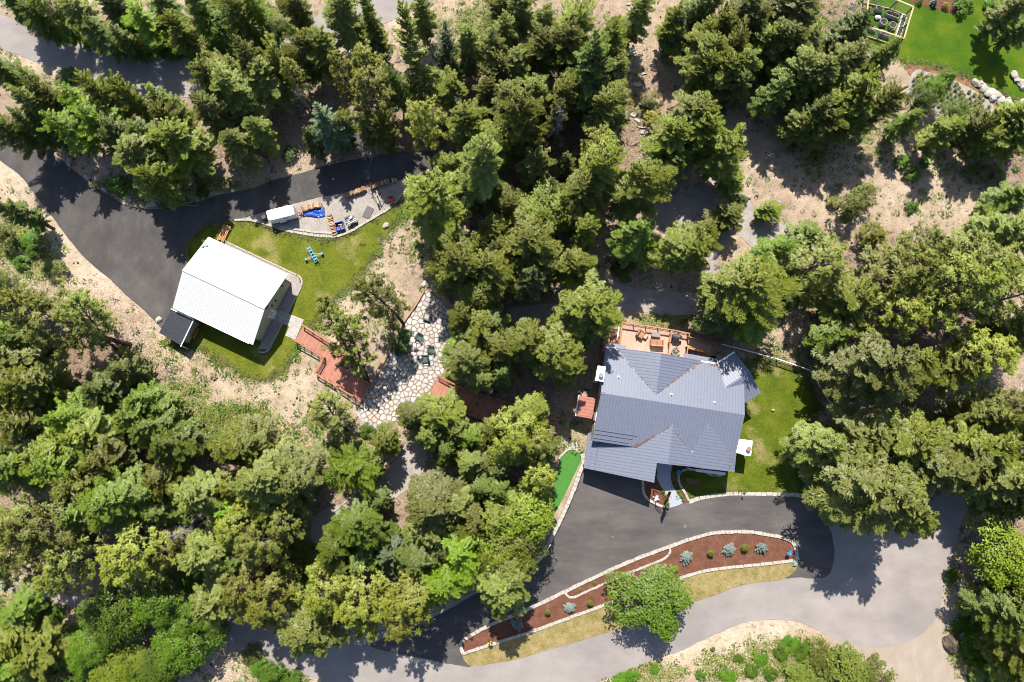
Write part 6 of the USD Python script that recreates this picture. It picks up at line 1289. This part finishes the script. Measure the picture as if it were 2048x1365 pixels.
for x, y, c_, l in ((1840, 2, 'S', 'green bush in the far mulch bed, leftmost'), (1868, 6, 'B', 'pale grey-green plant in the far mulch bed'), (1892, 12, 'Y', 'reddish-yellow small plant in the far mulch bed'), (1913, 3, 'S', 'bright green bush in the far mulch bed, rightmost')): little(x, y, 7, c_, l, h=.7)
# tan tank
c_, rz, L = px_axes((1945, 297), (1990, 294), .9); t = thing('storage_tank', 'tan horizontal cylindrical tank lying between trees at the right edge', 'tank', (c_[0], c_[1], .0), rz); tk = plain('tank_tan', (.42, .30, .19), .5, vary=.1)
M().tube([[-L/2, 0, .75], [-L/2 + .06, 0, .75], [L/2 - .06, 0, .75], [L/2, 0, .75]], [.5, .66, .66, .5], 28).build('shell', tk, t)
for x in (-L / 4, 0, L / 4): M().tube([[x - .03, 0, .75], [x + .03, 0, .75]], .68, 28).build('band', plain('tank_band', (.30, .21, .13), .5) if not stage.GetPrimAtPath(look('tank_band')) else look('tank_band'), t)
for x in (-L / 3, L / 3): M().box((x, 0, .1), (.18, 1.1, .3)).build('cradle', wood_grey, t)
M().box((L / 2 + .3, -.3, .25), (.4, .4, .5)).build('pump_box', galv, t)
p = G(1890, 233, .4); t = thing('garden_box', 'small rust-red box at the lower edge of the herb bed', 'box', (p[0], p[1], 0), .5); M().add(*rbox((0, 0, .25), (.9, .5, .5))).build('body', wood_red_rail, t); M().box((0, 0, .52), (.96, .56, .04)).build('lid', wood_red_rail, t)
# low wooden frame beside the dark driveway
t = thing('pipe_frame', 'thin green pipe frame beside the dark driveway', 'frame'); gp = plain('pipe_green', (.16, .36, .08), .4)
for a, b in (((365, 411), (375, 396)), ((375, 396), (394, 395)), ((394, 395), (396, 412)), ((365, 411), (396, 412))): M().bar(G(*a, .35), G(*b, .35), .05).build('pipe', gp, t)
for a in ((365, 411), (396, 412)): M().bar(G(*a, 0), G(*a, .36), .05).build('leg', gp, t)
# spots on the asphalt: drain covers
for x, y, r_, l in ((1225, 1074, .12, 'small dark drain cover in the driveway below the carport'), (1370, 1053, .2, 'round drain cover in the driveway above the mulch island'), (1253, 1291, .3, 'round manhole cover in the lower road')):
    p = G(x, y); t = thing('drain_cover', l, 'drain cover', (p[0], p[1], .02)); M().tube([[0, 0, 0], [0, 0, .016]], r_, 18).build('cover', plain('cover_iron', (.14, .125, .115), .6) if not stage.GetPrimAtPath(look('cover_iron')) else look('cover_iron'), t)
# ---------------------------------------------------------------- what grows and lies on the open ground, past counting
def tuft(seed, n, R, h, ll, w, spread=1.0):
    r = np.random.default_rng(seed); a = r.uniform(0, 6.28, n); q = R * np.sqrt(r.random(n))
    P = np.stack([q * np.cos(a), q * np.sin(a), r.uniform(0, h, n)], 1); D = np.stack([np.cos(a) * spread, np.sin(a) * spread, r.uniform(.3, 1.2, n)], 1) + r.normal(0, .3, (n, 3))
    return kites(P, D, ll * r.uniform(.6, 1.3, n), w, r, 1.5)
def scatter(name, label, protos, P, S, seed):
    pi = UsdGeom.PointInstancer.Define(stage, '/World/' + numbered('/World', name)); r = np.random.default_rng(seed); n = len(P)
    for k, (geo, mt) in enumerate(protos):
        pth = str(pi.GetPath()) + f'/kind_{k}'; cm = usdkit.mesh(stage, pth, geo[:2], mt)
        if len(geo) > 2: cm.CreateNormalsAttr(Vt.Vec3fArray.FromNumpy(geo[2].astype(np.float32))); cm.SetNormalsInterpolation('vertex')
        pi.GetPrototypesRel().AddTarget(pth)
    pi.CreateProtoIndicesAttr(Vt.IntArray.FromNumpy(r.integers(0, len(protos), n).astype(np.int32)))
    pi.CreatePositionsAttr(Vt.Vec3fArray.FromNumpy(P.astype(np.float32)))
    a = r.uniform(0, math.pi, n); pi.CreateOrientationsAttr([Gf.Quath(float(math.cos(x)), 0, 0, float(math.sin(x))) for x in a])
    pi.CreateScalesAttr(Vt.Vec3fArray.FromNumpy(np.repeat(S[:, None], 3, 1).astype(np.float32)))
    tag(pi, label, None, None, 'stuff')
def sample(n, dens, seed, clump=None):
    r = np.random.default_rng(seed); x, y = r.uniform(-64, 66, n), r.uniform(-36, 56, n)
    i, j = np.clip(np.searchsorted(GY, y), 0, nr - 1), np.clip(np.searchsorted(GX, x), 0, nc - 1)
    d = dens[i, j]
    if clump is not None: c = nz(x, y, clump, seed); d = d * np.clip(.5 + c * 2.2, 0, 1.6)
    ok = (r.random(n) < d) & ~_in[i, j]
    x, y = x[ok], y[ok]
    return np.stack([x, y, ground_z(x, y) - .02], 1)
P = sample(52000, mg * .75 + .012, 31, .7); S = np.random.default_rng(1).uniform(.5, 1.5, len(P))
scatter('ground_cover', 'bright green weeds and low plants in patches on the open ground', [(tuft(1, 26, .22, .16, .17, .1), LEAF['S']), (tuft(2, 20, .18, .12, .15, .085), LEAF['S']), (tuft(3, 24, .2, .14, .18, .06), LEAF['L']), (tuft(4, 18, .16, .1, .14, .08), LEAF['T'])], P, S, 1)
dens = np.clip(.35 - md * .35, 0.02, 1) * (1 - mp * .9)
P = sample(34000, dens * .85, 32, .4); S = np.random.default_rng(2).uniform(.5, 1.3, len(P))
drym = leafy('dry_tufts', (.15, .135, .06), (.27, .235, .12), .2)
sage = leafy('sage_tufts', (.12, .125, .065), (.21, .215, .125), .2)
scatter('dry_grass_tufts', 'dry grey-green grass tufts over the bare slopes', [(tuft(5, 18, .1, .03, .22, .03, .7), drym), (tuft(6, 22, .14, .04, .2, .035, .9), sage), (tuft(7, 12, .1, .02, .18, .03, .9), drym)], P, S, 2)
P = sample(30000, .16 + mp * .3 + np.zeros_like(mg), 33, .5); S = np.random.default_rng(3).uniform(.35, 1.25, len(P)) ** 1.6
def pebble(k): m = M(); m.rock((0, 0, .03), (.13, .1, .08), 200 + k, 1); return m.arrays()
scatter('loose_stones', 'loose stones scattered on the bare soil', [(pebble(0), pale_rock), (pebble(1), boulder_look), (pebble(2), soil_dark)], P, S, 3)
P = sample(26000, np.clip(md * .5, 0, 1) * .5, 34, .6); S = np.random.default_rng(4).uniform(.5, 1.6, len(P))
def sticks(k):
    r = np.random.default_rng(k); m = M()
    for _ in range(5): a = r.uniform(0, 6.28); p = r.normal(0, .15, 2); m.bar([p[0] - .3 * math.cos(a), p[1] - .3 * math.sin(a), .04], [p[0] + .3 * math.cos(a), p[1] + .3 * math.sin(a), .06], .025)
    return m.arrays()
scatter('forest_litter', 'twigs and low green sprigs on the forest floor', [(sticks(1), bark_grey), (sticks(2), bark), (tuft(8, 24, .22, .15, .2, .09), LEAF['S']), (tuft(9, 20, .2, .2, .18, .08), LEAF['T'])], P, S, 4)

from shapely.prepared import prep
flat_hard = prep(unary_union([LEFT_DRIVE, HOUSE_DRIVE, LOWER_ROAD, GRAVEL_PAD, PATIO, PAVER_WALK, LAVENDER, WF.poly([(.2, -3.6), (9.2, -3.6), (9.2, 3.8), (.2, 3.8)]), HF.poly([(.2, -6), (15, -6), (15, 5), (.2, 5)])]))
# grass that strays over the edges of the lawns
r = np.random.default_rng(41); PP_ = []
for Pl in (WORK_LAWN, HOUSE_LAWN, FAR_LAWN):
    L = Pl.exterior
    for k in range(int(L.length * 26)):
        q = np.array(L.interpolate(r.random(), normalized=True).coords[0]) + r.normal(0, .32, 2)
        if not (flat_hard.contains(Point(q))): PP_.append([q[0], q[1], .02])
PP_ = np.array(PP_)
scatter('lawn_edge_grass', 'ragged grass straying over the edges of the lawns', [(tuft(11, 22, .14, .03, .16, .03, .8), leafy('lawn_blades', (.06, .085, .006), (.15, .16, .02), .2)), (tuft(12, 18, .12, .03, .13, .03, .8), look('dry_tufts'))], PP_, np.random.default_rng(5).uniform(.6, 1.4, len(PP_)), 5)
